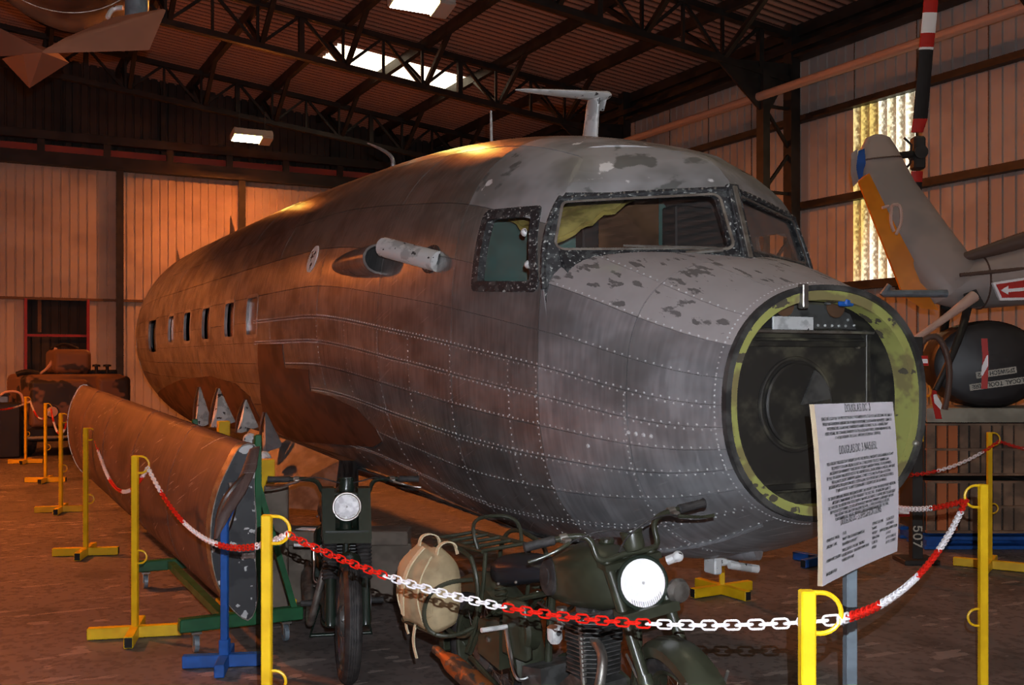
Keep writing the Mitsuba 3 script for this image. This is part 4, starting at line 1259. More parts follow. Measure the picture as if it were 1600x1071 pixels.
head = [('DOUGLAS DC 3', .60, .052, .025, .52), ('DOUGLAS DC 3 N4565L', .56, .296, .026, .78), ('DOUGLAS DC-3 SPECIFICATIONS', .56, .702, .022, .86)]
for k, (s, u0, v0, h, wid) in enumerate(head):
    part(sign, 'heading', board_text(s, u0 - 0.05, v0, h * 1.12, False, True, wid * WB_ * 0.62), 'ink_black', False)
body = [('SINCE THE FLIGHT OF THE PROTOTYPE ON 17 DECEMBER 1935, THE DC3 HAS BECOME THE MOST', .095, .90), ('WIDELY USED TRANSPORT AIRCRAFT IN THE WORLD WITH SOME 10,926 HAVING BEEN BUILT. SOME OF', .125, .88),
        ('THESE WERE BUILT AS MILITARY TRANSPORTS DURING THE WAR. THE DC-3 IN MILITARY', .152, .78), ('GUISE BECAME THE STANDARD TRANSPORT OF THE ALLIED AIR FORCES, BEING KNOWN AS THE', .180, .84),
        ('C-47 SKYTRAIN IN THE U.S.A.F. AND DAKOTA IN R.A.F. SERVICE.', .206, .58),
        ('THIS AIRCRAFT WAS BUILT IN FEBRUARY 1939 AT THE DOUGLAS AIRCRAFT SANTA MONICA PLANT', .350, .86), ('DELIVERED TO EASTERN AIRLINES AS N21744. IT WAS GIVEN THE FLEET NUMBER 344', .378, .74),
        ('AND SERVED FOR A NUMBER OF YEARS BEFORE PASSING THROUGH SEVERAL OTHER OWNERS.', .404, .80), ('BY 1961 THE AIRCRAFT WAS REGISTERED TO THE FORD MOTOR CO. IN ARGENTINA AS N4565L AND WAS', .430, .88),
        ('USED AS AN EXECUTIVE TRANSPORT AIRCRAFT. IT WAS FITTED WITH A PLUSH EXECUTIVE', .456, .77), ('INTERIOR WHICH INCLUDED BUNK BEDS, COCKTAIL BAR, WITH PHONE AND OTHER ACCESSORIES.', .482, .84),
        ('IT WAS SAID TO BE THE MOST EXTRAVAGANTLY EQUIPPED DC3 IN THE WORLD.', .508, .66), ('THE SOUTH YORKSHIRE AIRCRAFT MUSEUM OBTAINED THE AIRCRAFT FROM THE DOVER FERRY MUSEUM', .545, .88),
        ('MUSEUM AT FRAMLINGHAM, SUFFOLK ON AUGUST THE 21ST 2002, THE MUSEUM PLANS TO', .570, .76), ('FULLY RESTORE THE AIRCRAFT FOR STATIC DISPLAY AND WILL BE PAINTED TO REPRESENT THE AIRCRAFT', .596, .88),
        ('THAT ACTOR LESLIE HOWARD LOST HIS LIFE IN WHEN IT WAS SHOT DOWN BY A JU88 NEAR THE BAY.', .621, .84), ('THIS AIRCRAFT WAS AN ELDER MACHINE WITH ALL LEVERS OF BEING A CLASSIC', .645, .72), ('FILM DEMANDED TO TAKE DC3 AIRCRAFT THROUGH COUNTLESS BEFORE THE WAR.', .668, .70)]
for s, v0, wid in body:
    part(sign, 'text_line', board_text(s, 0.52, v0, 0.0105, False, True, wid * WB_), 'ink_black', False)
tab = [('COUNTRY OF ORIGIN', .05, .770, .17), ('U.S.A.', .26, .762, .06), ('AIRCRAFT TYPE', .05, .805, .14), ('TWENTY-ONE / 28 SEAT COMMERCIAL', .26, .795, .30), ('TRANSPORT AIRCRAFT', .26, .825, .20),
       ('POWER PLANT (ENGINE)', .05, .882, .19), ('TWO 1,200 H.P. CYCLONE ENGINES', .26, .860, .30), ('ENGINES RATED AT 1200 HORSE POWER EACH', .26, .888, .36), ('OR MILES PER HOUR', .26, .917, .16), ('MAXIMUM SPEED', .05, .955, .14),
       ('SERVICE CEILING', .66, .768, .14), ('23,200 FEET', .84, .768, .10), ('RANGE', .66, .798, .06), ('1,025 MILES', .84, .798, .10), ('WEIGHT', .66, .828, .07), ('EMPTY 18,300LB, LOADED 28,000', .76, .828, .22),
       ('WING SPAN', .66, .858, .09), ('95 FEET', .84, .858, .06), ('LENGTH', .66, .888, .07), ('64 FEET 5 INCHES', .84, .888, .13), ('HEIGHT', .66, .918, .06), ('16 FEET 11 INCHES', .84, .918, .13)]
for s, u0, v0, wid in tab:
    part(sign, 'text_line', board_text(s, u0, v0, 0.010, False, False, wid * WB_), 'ink_black', False)
pc = at(1328, 900, 3.80)
part(sign, 'post', box([pc[0], pc[1], 0.62], (0.04, 0.04, 1.22), 0.003, -20), 'galvanised_post', 25)
part(sign, 'post_band', box([pc[0], pc[1], HC - (953 - 567) / F * 3.8], (0.047, 0.047, 0.026), 0.003, -20), 'ink_black', False)
part(sign, 'foot', box([pc[0], pc[1], 0.01], (0.3, 0.3, 0.02), 0.003, -20), 'galvanised_post', False)

# ------------------------------------------------------------------ detached wing panel on its trolley
wing = thing('wing_panel', 'long reddish brown aircraft wing panel standing on edge beside the fuselage', 'wing panel')
near_sec = np.array([(0.0, 1.235), (-0.05, 1.24), (-0.13, 1.15), (-0.20, 1.0), (-0.245, 0.82), (-0.25, 0.64), (-0.22, 0.46), (-0.16, 0.32), (-0.09, 0.235), (-0.03, 0.20), (0.0, 0.24), (0.01, 0.5), (0.012, 0.8), (0.01, 1.1)])
far_sec = np.array([(0.0, 1.49), (-0.03, 1.495), (-0.09, 1.43), (-0.14, 1.32), (-0.17, 1.2), (-0.175, 1.06), (-0.16, 0.9), (-0.12, 0.76), (-0.07, 0.66), (-0.025, 0.62), (0.0, 0.65), (0.01, 0.85), (0.012, 1.1), (0.01, 1.35)])
WN, WF = np.array([1.50, 6.22]), np.array([1.06, 11.3])


def wing_ring(u, grow=0.0, smooth=True):
    s = near_sec * (1 - u) + far_sec * u
    if smooth:
        q = np.vstack([s, s[:1]])
        t = np.r_[0, np.cumsum(np.linalg.norm(np.diff(q, axis=0), axis=1))]
        from scipy.interpolate import CubicSpline
        cs = CubicSpline(t, q, bc_type='periodic')
        s = cs(np.linspace(0, t[-1], 60, endpoint=False))
    if grow:
        c = s.mean(0)
        d = s - c
        s = s + grow * d / np.linalg.norm(d, axis=1, keepdims=True)
    o = WN + (WF - WN) * u
    return np.stack([o[0] + s[:, 0], np.full(len(s), o[1]), s[:, 1]], -1)


wskin = loft(np.array([wing_ring(u) for u in np.linspace(0, 1, 30)]))
part(wing, 'skin', wskin, 'wing_brown', 40)
part(wing, 'end_rib', loft(np.array([wing_ring(-0.006, -0.006), wing_ring(-0.0005, -0.006)])), 'rib_flaking', 25, label='flaking black and white end rib')
part(wing, 'end_band', loft(np.array([wing_ring(-0.006, 0.004), wing_ring(0.012, 0.004), wing_ring(0.012, -0.004), wing_ring(-0.006, -0.004), wing_ring(-0.006, 0.004)]), caps=False), 'dull_steel', 30)
for z0, z1 in ((0.95, 0.62),):
    part(wing, 'rib_strip', tube([[1.36, 6.17, 1.02], [1.375, 6.165, 0.88], [1.34, 6.17, 0.74], [1.30, 6.175, 0.66]], [0.016, 0.02, 0.016, 0.006], 8, 14), 'chrome', 40, label='bright bent metal strip')
part(wing, 'far_cap', loft(np.array([wing_ring(1.0, 0.008), wing_ring(1.012, 0.0), wing_ring(1.018, -0.03)])), 'pale_metal', 30)
for u in (0.2, 0.42, 0.64, 0.84):
    part(wing, 'skin_seam', loft(np.array([wing_ring(u, 0.0025), wing_ring(u + 0.004, 0.0025), wing_ring(u + 0.004, -0.01), wing_ring(u, -0.01), wing_ring(u, 0.0025)]), caps=False), 'wing_brown', 30)
strap = thing('bent_strut', 'brown bent metal strut leaning beside the near end of the wing panel', 'strut')
p = [at(398, 700, 6.0), at(389, 735, 5.9), at(370, 775, 5.8), at(350, 806, 5.75), at(337, 842, 5.7)]
rings = []
for i, c in enumerate(p):
    w_ = [0.03, 0.045, 0.05, 0.045, 0.01][i]
    rings.append([c + np.array([w_ * math.cos(a), 0.02 * math.sin(a), 0.25 * w_ * math.cos(a)]) for a in np.linspace(0, 2 * math.pi, 10, endpoint=False)])
part(strap, 'blade', loft(np.array(rings)), 'wing_brown', 30)
part(strap, 'edge', tube([p[1] + [-0.03, -0.02, -0.02], at(364, 762, 5.76) , at(348, 785, 5.70), at(338, 812, 5.66)], [0.008, 0.014, 0.014, 0.006], 6, 12), 'chrome', 40, label='bright chipped edge')
bst = thing('support_stand', 'blue metal stand with a cross foot in front of the wing panel', 'stand')
bc = cam((351 - 800) / F * 5.9, 5.9)
part(bst, 'pole', box([bc[0], bc[1], 0.46], (0.04, 0.04, 0.86), 0.004, -27), 'blue_paint', 25)
part(bst, 'prop', beam([bc[0] + 0.01, bc[1], 0.80], at(396, 722, 6.05), 0.012, 0.012), 'blue_paint', False)
for a in (8, 98):
    bb = put(numbered(f'{bst}__foot_bar'), None, None, proto=BAR['blue_paint'], M=trimesh.transformations.translation_matrix(bc) @ rotz(-PHI + math.radians(a)) @ np.diag([0.82, 1, 1, 1]))
part(bst, 'sleeve', box([bc[0], bc[1], 0.09], (0.055, 0.055, 0.14), 0.005, -27), 'blue_paint', 25)

tr = thing('trolley', 'green wheeled trolley carrying the wing panel', 'trolley')
tx0, tx1, ty0, ty1 = 1.14, 1.80, 6.36, 8.35
for yv in (ty0, ty1):
    part(tr, 'cross_beam', box([(tx0 + tx1) / 2, yv, 0.17], (tx1 - tx0 + 0.08, 0.07, 0.08), 0.006), 'green_paint', 25)
for xv in (1.38, 1.62):
    part(tr, 'long_beam', beam([xv, ty0, 0.17], [xv, ty1, 0.17], 0.05, 0.05), 'green_paint', 25)
for yv in (ty0, ty1):
    part(tr, 'upright', box([1.565, yv, 0.74], (0.04, 0.04, 1.08), 0.004), 'green_paint', 25)
    part(tr, 'brace', beam([1.565, yv, 0.98], [1.79, yv, 0.2], 0.035, 0.035, up=(0, 1, 0)), 'green_paint', 25)
for xv in (tx0 + 0.06, tx1 - 0.06):
    for yv in (ty0, ty1):
        k = part(tr, 'castor', cat(box([xv, yv, 0.118], (0.06, 0.05, 0.012)), box([xv - 0.018, yv + 0.01, 0.08], (0.005, 0.035, 0.08)), box([xv + 0.018, yv + 0.01, 0.08], (0.005, 0.035, 0.08))), 'dull_steel', False)
        put(numbered(k + '__wheel'), cyl([xv - 0.013, yv + 0.015, 0.05], [xv + 0.013, yv + 0.015, 0.05], 0.05, 20), 'galvanised_post', 30)

# things stored under the fuselage behind the left motorcycle
jk = thing('trestle', 'yellow steel trestle under the wing stub behind the left motorcycle', 'trestle')
for px, w_ in ((389, 0.10), (411, 0.14)):
    q = at(px, 800, 7.35)
    part(jk, 'column', box([q[0], q[1], 0.52], (w_, 0.12, 1.04), 0.006), 'yellow_paint', 25)
q = at(400, 800, 7.35)
part(jk, 'foot', box([q[0], q[1], 0.03], (0.5, 0.3, 0.06), 0.006), 'yellow_paint', 25)
for px, py, w_, lab in ((300 + 45, 668, 0.10, ''),):
    q = at(349, 668, 9.3)
    j2 = thing('screw_jack', 'yellow screw jack between the torn skin flaps', 'jack')
    part(j2, 'column', box([q[0], q[1], 0.6], (0.10, 0.10, 1.2), 0.006), 'yellow_paint', 25)
    part(j2, 'foot', box([q[0], q[1], 0.03], (0.4, 0.4, 0.06), 0.01), 'yellow_paint', 25)
q = at(432, 785, 7.2)
pl = thing('wooden_prop', 'upright grey wooden prop behind the left motorcycle', 'wooden prop')
put(pl, box([q[0], q[1], 0.44], (0.16, 0.10, 0.88), 0.008, -20), 'wood_plank', 25)
pk = thing('packing_plank', 'grey wooden plank lying level behind the left motorcycle', 'plank')
qa, qb = at(400, 838, 7.55), at(640, 828, 7.55)
put(pk, beam([qa[0], qa[1], 0.47], [qb[0], qb[1], 0.47], 0.28, 0.10, bevel=0.008), 'wood_plank', 25)
for k, px in enumerate((470, 610)):
    q = at(px, 900, 7.6)
    bk = thing('wooden_block', ['wooden block carrying the left end of the level plank', 'wooden block carrying the right end of the level plank'][k], 'wooden block')
    put(bk, box([q[0], q[1], 0.21], (0.3, 0.26, 0.42), 0.01, -20), 'wood_plank', 25)
pp_ = thing('paper_sheet', 'white sheet of paper lying aslant on the plank', 'paper')
q = at(494, 822, 7.5)
put(pp_, box([q[0], q[1], 0.523], (0.28, 0.10, 0.004), 0, -45), 'paper_white', False)


# ------------------------------------------------------------------ motorcycles
def motorcycle(label, origin, heading, steer, lean, spec):
    """Local frame: +x forward, +y the rider's left, +z up; the wheels touch z = 0."""
    t = thing('motorcycle', label, 'motorcycle')
    h = unit(heading)
    M0 = np.eye(4)
    M0[:3, 0], M0[:3, 1], M0[:3, 2], M0[:3, 3] = h, np.cross([0, 0, 1], h), [0, 0, 1], origin
    M0 = M0 @ trimesh.transformations.rotation_matrix(math.radians(lean), [1, 0, 0])
    ax = unit([-0.31, 0, 0.62])
    Ms = M0 @ trimesh.transformations.rotation_matrix(math.radians(steer), ax, [0.40, 0, 0.90])

    def b(name, m, mt, sm=35, **kw):
        return put(numbered(f'{t}__{name}'), m, mt, sm, M=M0, **kw)

    def f(name, m, mt, sm=35, **kw):
        return put(numbered(f'{t}__{name}'), m, mt, sm, M=Ms, **kw)

    def sub(k, name, m, mt, M, sm=35, **kw):
        return put(numbered(f'{k}__{name}'), m, mt, sm, M=M, **kw)
    P, R = spec['paint'], 0.33
    FA, RA = np.array([0.69, 0, R]), np.array([-0.69, 0, R])
    up = unit([-0.31, 0, 0.62])
    # wheels
    for nm, c, M in (('front_wheel', FA, Ms), ('rear_wheel', RA, M0)):
        k = put(numbered(f'{t}__{nm}'), lathe([(0.243, -0.028), (0.25, -0.036), (0.262, -0.036), (0.256, -0.02), (0.252, 0), (0.256, 0.02), (0.262, 0.036), (0.25, 0.036), (0.243, 0.028), (0.243, -0.028)], c, [0, 1, 0], 40, closed=False), 'chrome' if spec['chrome_rim'] else P, 35, M=M)
        prof = [(0.256, -0.030), (0.272, -0.042), (0.295, -0.046), (0.314, -0.040), (0.326, -0.026)]
        for g in (-0.018, -0.006, 0.006, 0.018):
            prof += [(0.3305, g - 0.005), (0.3305, g + 0.002), (0.3265, g + 0.0035), (0.3265, g + 0.0055)]
        prof += [(0.326, 0.026), (0.314, 0.040), (0.295, 0.046), (0.272, 0.042), (0.256, 0.030), (0.256, -0.030)]
        sub(k, 'tyre', lathe(prof, c, [0, 1, 0], 56, closed=False), 'black_rubber', M)
        sub(k, 'hub', lathe([(0.001, -0.07), (0.02, -0.07), (0.03, -0.06), (0.075, -0.05), (0.085, -0.03), (0.085, 0.02), (0.04, 0.035), (0.035, 0.06), (0.02, 0.07), (0.001, 0.07)], c, [0, 1, 0], 24), 'engine_metal', M)
        for i in range(32):
            a = i * 2 * math.pi / 32
            a2 = a + (0.34 if i % 4 < 2 else -0.34)
            s = 0.045 if i % 2 else -0.045
            sub(k, 'spoke', cyl(c + [0.07 * math.cos(a2), s, 0.07 * math.sin(a2)], c + [0.25 * math.cos(a), s * 0.15, 0.25 * math.sin(a)], 0.0018, 5), 'chrome', M)
    # mudguards
    def guard(c, rr, a0, a1, w_, drop):
        rings = []
        for a in np.radians(np.linspace(a0, a1, 22)):
            d = np.array([math.cos(a), 0, math.sin(a)])
            sec = [(rr - drop, -w_), (rr - drop * 0.35, -w_ * 0.95), (rr, -w_ * 0.55), (rr + 0.008, 0), (rr, w_ * 0.55), (rr - drop * 0.35, w_ * 0.95), (rr - drop, w_)]
            o = [c + d * q + np.array([0, y, 0]) for q, y in sec]
            i_ = [c + d * (q - 0.004) + np.array([0, y * 0.95, 0]) for q, y in sec[::-1]]
            rings.append(o + i_)
        return loft(np.array(rings))
    f('front_mudguard', guard(FA, 0.375, 18, 200, 0.068, 0.055) if not spec['slim'] else guard(FA, 0.36, 70, 185, 0.055, 0.03), P)
    b('rear_mudguard', guard(RA, 0.38, -5, 190, 0.085, 0.075), P)
    if not spec['slim']:
        for s in (-1, 1):
            f('mudguard_stay', tube([FA + [0, 0.085 * s, 0], FA + [0.22, 0.082 * s, 0.31]], 0.006, 6), 'dull_steel')
            f('mudguard_stay', tube([FA + [0, 0.085 * s, 0.01], FA + [-0.29, 0.082 * s, 0.26]], 0.006, 6), 'dull_steel')
    # fork
    for s in (-1, 1):
        y = 0.095 * s
        f('fork_slider', lathe([(0.001, -0.03), (0.024, -0.03), (0.03, 0.0), (0.028, 0.22), (0.031, 0.23), (0.031, 0.26)], FA + [0.0, y, 0], up, 16), P)
        f('fork_tube', cyl(FA + up * 0.24 + [0, y, 0], FA + up * 0.70 + [0, y, 0], 0.0225 if not spec['gaiter'] else 0.034, 16), P if spec['gaiter'] else P)
        if spec['gaiter']:
            pr = []
            for i in range(11):
                pr += [(0.034, 0.225 + i * 0.021), (0.044, 0.2355 + i * 0.021)]
            f('fork_gaiter', lathe(pr + [(0.034, 0.46)], FA + [0, y, 0], up, 18), 'black_rubber')
    f('lower_yoke', hull([FA + up * 0.49 + [dx, y, dz] for dx in (-0.04, 0.05) for y in (-0.12, 0.12) for dz in (-0.02, 0.02)]), P)
    f('upper_yoke', hull([FA + up * 0.69 + [dx, y, dz] for dx in (-0.05, 0.04) for y in (-0.12, 0.12) for dz in (-0.012, 0.012)]), P)
    b('headstock', cyl(FA + up * 0.48 - [0.035, 0, 0], FA + up * 0.70 - [0.035, 0, 0], 0.035, 16), P)
    # headlamp
    hr = spec['lamp_r']
    hc = FA + up * (0.62 + spec['lamp_dz']) + np.array([0.055, 0, 0.0])
    d = unit([1, 0, spec['lamp_tilt']])
    k = f('headlamp', lathe([(0.001, -0.15), (hr * 0.45, -0.14), (hr * 0.8, -0.10), (hr * 1.0, -0.03), (hr * 1.03, 0.0)], hc, d, 32), P)
    sub(k, 'rim', torus(hc + d * 0.004, d, hr * 1.01, 0.008, 40, 10), 'dark_green_paint' if spec['dark_rim'] else 'chrome', Ms)
    lens = [(0.001, 0.018)] + [(hr * math.sin(a), 0.018 - 0.022 * (1 - math.cos(a)) ) for a in np.linspace(0.15, 1.5, 9)]
    sub(k, 'reflector', lathe([(0.001, 0.004)] + [(hr * q, 0.004 + 0.004 * q * q) for q in (0.3, 0.6, 0.97)], hc, d, 40, closed=False), 'lamp_reflector' if not spec['chrome_lamp'] else 'lamp_silver', Ms)
    sub(k, 'bulb', ball(hc + d * 0.010, 0.006, 2), 'pale_metal', Ms)
    a1_, b1_ = frame_of(d)
    vert = unit(np.array([0, 0, 1]) - d * d[2]); hor = np.cross(vert, d)
    for i in range(15):
        y_ = (i - 7) / 7 * 0.62 * hr
        zc = -math.sqrt(max(hr ** 2 * 0.9 - y_ ** 2, 0))
        sub(k, 'lens_flute', beam(hc + d * 0.007 + hor * y_ + vert * zc * 0.99, hc + d * 0.007 + hor * y_ + vert * (zc * 0.99 + 0.22 * hr), 0.0016, 0.0016), 'engine_metal', Ms, False)
    if spec['nacelle']:
        for s in (-1, 1):
            f('fork_shroud', hull([FA + up * q + [dx, s * y, 0] for q in (0.46, 0.76) for dx in (-0.05, 0.055) for y in (0.065, 0.135)]), P)
        f('fork_cowl', hull([FA + up * q + [dx, y, 0] for q in (0.44, 0.50) for dx in (-0.04, 0.065) for y in (-0.13, 0.13)]), P)
    # handlebar
    top = FA + up * 0.70 + np.array([-0.01, 0, 0.02])
    hw, rise, back = spec['bar']
    bar = [top + [-back, -hw, rise], top + [-back * 0.75, -hw * 0.62, rise + 0.004], top + [-back * 0.25, -hw * 0.36, rise * 0.75], top + [0.01, -0.13, 0.01], top + [0.015, 0, 0.0], top + [0.01, 0.13, 0.01], top + [-back * 0.25, hw * 0.36, rise * 0.75], top + [-back * 0.75, hw * 0.62, rise + 0.004], top + [-back, hw, rise]]
    kb_ = f('handlebar', tube(bar, 0.0125, 10, 40), P)
    for s in (-1, 1):
        g0, g1 = np.array(bar[0 if s < 0 else -1]), np.array(bar[1 if s < 0 else -2])
        gd = unit(g0 - g1)
        sub(kb_, 'grip', lathe([(0.014, -0.005), (0.019, 0), (0.018, 0.05), (0.018, 0.11), (0.021, 0.12), (0.001, 0.124)], g0 - gd * 0.11, gd, 14), 'black_rubber', Ms)
        sub(kb_, 'lever_clamp', cat(lathe([(0.018, 0), (0.018, 0.03)], g0 - gd * 0.165, gd, 12), box(g0 - gd * 0.15 + [0.03, 0, -0.005], (0.05, 0.03, 0.02), 0.004)), 'dull_steel', Ms)
        lp_ = g0 - gd * 0.15 + [0.055, 0, -0.01]
        sub(kb_, 'lever', tube([lp_, lp_ + gd * 0.05 + [0.012, 0, -0.012], lp_ + gd * 0.12 + [0.0, 0, -0.03], lp_ + gd * 0.17 + [-0.004, 0, -0.035]], [0.008, 0.007, 0.006, 0.008], 8, 12), 'chrome' if spec['chrome_rim'] else P, Ms)
        sub(kb_, 'cable', tube([lp_, lp_ - gd * 0.1 + [0.05, 0, 0.03], lp_ - gd * 0.22 + [0.04, 0, 0.0], hc + [-0.10, -0.04 * s, 0.10], hc + [-0.16, -0.03 * s, -0.1]], 0.004, 6, 20), 'black_rubber', Ms)
    if spec['speedo']:
        sp = top + np.array([0.03, spec['speedo_y'], 0.055])
        kk = f('speedometer', lathe([(0.001, -0.05), (0.035, -0.045), (0.042, -0.03), (0.042, 0.02), (0.045, 0.022), (0.045, 0.034), (0.038, 0.036)], sp, unit([-0.25, 0, 1]), 24), P)
        sub(kk, 'dial', lathe([(0.038, 0.03), (0.001, 0.031)], sp, unit([-0.25, 0, 1]), 20), 'ink_black', Ms)
    # frame
    HS = FA + up * 0.58 - np.array([0.04, 0, 0])
    for nm, pts, r in (('top_tube', [HS + [0, 0, 0.06], [0.1, 0, 0.80], [-0.15, 0, 0.73]], 0.018), ('down_tube', [HS - [-0.02, 0, 0.06], [0.36, 0, 0.35], [0.27, 0, 0.2]], 0.018), ('seat_tube', [[-0.15, 0, 0.73], [-0.2, 0, 0.45], [-0.22, 0, 0.22]], 0.017)):
        b(nm, tube(pts, r, 10, 14), P)
    for s in (-1, 1):
        b('cradle_tube', tube([[0.27, 0.05 * s, 0.2], [0.05, 0.11 * s, 0.16], [-0.22, 0.11 * s, 0.18], RA + [0, 0.11 * s, 0]], 0.013, 8, 18), P)
        b('seat_stay', tube([[-0.15, 0.03 * s, 0.72], [-0.42, 0.11 * s, 0.62], RA + [0, 0.11 * s, 0.02]], 0.012, 8, 14), P)
    # tank, with knee pads
    rings = []
    for x, hy, z0, z1 in ((0.37, 0.03, 0.80, 0.88), (0.34, 0.085, 0.755, 0.94), (0.25, 0.125, 0.725, 0.985), (0.12, 0.135, 0.71, 0.985), (0.0, 0.12, 0.705, 0.95), (-0.10, 0.09, 0.71, 0.89), (-0.15, 0.05, 0.73, 0.85), (-0.165, 0.02, 0.76, 0.81)):
        a = np.linspace(0, 2 * math.pi, 28, endpoint=False)
        c, s = np.cos(a), np.sin(a)
        rings.append(np.stack([np.full(28, x), hy * np.sign(c) * np.abs(c) ** 0.8, (z0 + z1) / 2 + (z1 - z0) / 2 * np.sign(s) * np.abs(s) ** 0.8], -1))
    kt = b('fuel_tank', loft(np.array(rings)), P, 60)
    sub(kt, 'filler_cap', lathe([(0.03, 0), (0.034, 0.01), (0.03, 0.022), (0.001, 0.024)], [0.2, 0.03, 0.98], [0, 0, 1], 18), P, M0)
    for s in (-1, 1):
        sub(kt, 'knee_pad', lathe([(0.078, -0.012), (0.078, 0.004), (0.066, 0.012), (0.04, 0.012), (0.036, 0.016), (0.001, 0.018)], [-0.02, 0.112 * s, 0.83], unit([-0.22, s, 0.1]), 28), 'black_rubber', M0)
    b('tank_underline', tube([[0.30, -0.09, 0.735], [0.1, -0.135, 0.70], [-0.12, -0.10, 0.70]], 0.006, 6, 12), 'black_rubber')
    # saddle
    sr = []
    for x, hy, z0, z1 in ((-0.12, 0.03, 0.775, 0.80), (-0.18, 0.07, 0.765, 0.84), (-0.28, 0.12, 0.74, 0.855), (-0.38, 0.145, 0.715, 0.85), (-0.45, 0.13, 0.715, 0.845), (-0.49, 0.07, 0.735, 0.825)):
        a = np.linspace(0, 2 * math.pi, 24, endpoint=False)
        c, s = np.cos(a), np.sin(a)
        sr.append(np.stack([np.full(24, x), hy * np.sign(c) * np.abs(c) ** 0.7, (z0 + z1) / 2 + (z1 - z0) / 2 * np.sign(s) * np.abs(s) ** 0.7], -1))
    ks = b('saddle', loft(np.array(sr)), 'black_leather', 60)
    for s in (-1, 1):
        hp = [[-0.41 + 0.026 * math.cos(a), 0.10 * s + 0.026 * math.sin(a), 0.58 + 0.135 * a / (2 * math.pi * 5)] for a in np.linspace(0, 2 * math.pi * 5, 70)]
        sub(ks, 'spring', tube(hp, 0.005, 6), P, M0)
        sub(ks, 'rivet', ball([-0.36, 0.146 * s, 0.745], 0.008, 1), 'dull_steel', M0)
        sub(ks, 'rivet', ball([-0.26, 0.118 * s, 0.765], 0.008, 1), 'dull_steel', M0)
    # engine
    ke = b('crankcase', hull([[x, y, z] for x, z in ((0.25, 0.3), (0.2, 0.18), (-0.02, 0.16), (-0.05, 0.34), (0.08, 0.44), (0.22, 0.42)) for y in (-0.09, 0.09)]), 'engine_metal', 30)
    for s in (-1, 1):
        sub(ke, 'side_cover', lathe([(0.10, 0), (0.10, 0.02), (0.085, 0.035), (0.03, 0.04), (0.001, 0.04)], [0.10, 0.09 * s, 0.29], [0, s, 0], 28), 'engine_metal', M0)
    sub(ke, 'timing_cover', hull([[x, -0.115 - d_, z] for x, z, d_ in ((0.22, 0.36, 0), (0.22, 0.28, 0), (0.0, 0.24, 0), (-0.02, 0.33, 0), (0.1, 0.40, 0), (0.16, 0.33, 0.03), (0.05, 0.29, 0.03))] + [[x, -0.08, z] for x, z in ((0.22, 0.36), (0.22, 0.28), (0.0, 0.24), (-0.02, 0.33), (0.1, 0.40))]), 'engine_metal', M0)
    cy = np.array([0.12, 0, 0.44])
    kc = b('cylinder', lathe([(0.055, -0.02), (0.055, 0.26)], cy, [0.08, 0, 1], 20), 'engine_metal')
    for i in range(13):
        z_ = 0.01 + i * 0.0185
        q = 0.098 if i < 7 else 0.105
        sub(kc, 'fin', hull([cy + [0.08 * z_ + x, y, z_ + e] for x, y in ((q, q * 0.6), (q * 0.6, q), (-q * 0.6, q), (-q, q * 0.6), (-q, -q * 0.6), (-q * 0.6, -q), (q * 0.6, -q), (q, -q * 0.6)) for e in (0, 0.005)]), 'engine_metal', M0, False)
    b('rocker_box', box([0.14, 0, 0.70], (0.13, 0.11, 0.045), 0.012), 'engine_metal')
    for s in (-0.03, 0.03):
        b('pushrod_tube', cyl([0.17, -0.09, 0.38], [0.16, -0.08 + s * 0.3, 0.68], 0.011, 10), 'dull_steel')
    kb2 = b('carburettor', cat(cyl([-0.02, -0.05, 0.60], [-0.02, -0.05, 0.69], 0.024, 14), cyl([0.04, -0.04, 0.645], [-0.09, -0.06, 0.645], 0.022, 14)), 'dull_steel')
    sub(kb2, 'float_bowl', lathe([(0.001, -0.05), (0.02, -0.048), (0.032, -0.03), (0.032, 0.02), (0.02, 0.028), (0.001, 0.03)], [0.0, -0.105, 0.60], [0, 0, 1], 18), 'pale_metal', M0)
    b('gearbox', hull([[x, y, z] for x, z in ((-0.10, 0.42), (-0.24, 0.40), (-0.26, 0.26), (-0.10, 0.22)) for y in (-0.115, 0.10)]), 'engine_metal', 30)
    b('primary_case', hull([[x, 0.10 + d_, z] for cx, cz, r in ((0.10, 0.29, 0.12), (-0.2, 0.31, 0.11)) for x, z in [(cx + r * math.cos(a), cz + r * math.sin(a)) for a in np.linspace(0, 2 * math.pi, 18)] for d_ in (0, 0.055)]), spec['case'], 30)
    b('air_cleaner', lathe([(0.001, 0), (0.08, 0), (0.095, 0.015), (0.095, 0.07), (0.08, 0.085), (0.001, 0.085)], [-0.24, -0.055, 0.56], [0, -1, 0], 28), P)
    kx = b('tool_box', hull([[x, y, z] for x, z in ((-0.34, 0.60), (-0.52, 0.56), (-0.54, 0.40), (-0.36, 0.36)) for y in (-0.16, -0.09)]), P, 30)
    sub(kx, 'clasp', lathe([(0.012, 0), (0.012, 0.008), (0.001, 0.01)], [-0.44, -0.16, 0.48], [0, -1, 0], 12), 'dull_steel', M0)
    b('oil_tank', hull([np.array([x, y, z]) + 0.035 * unit(v) for x, y, z in ((-0.20, -0.12, 0.66), (-0.30, -0.13, 0.66), (-0.20, -0.12, 0.46), (-0.32, -0.13, 0.46)) for v in ((1, 1, 1), (1, -1, 1), (-1, 1, 1), (-1, -1, 1), (1, 1, -1), (1, -1, -1), (-1, 1, -1), (-1, -1, -1), (0, -1.3, 0), (1.3, 0, 0), (-1.3, 0, 0), (0, 0, 1.3), (0, 0, -1.3))]), P, 50)
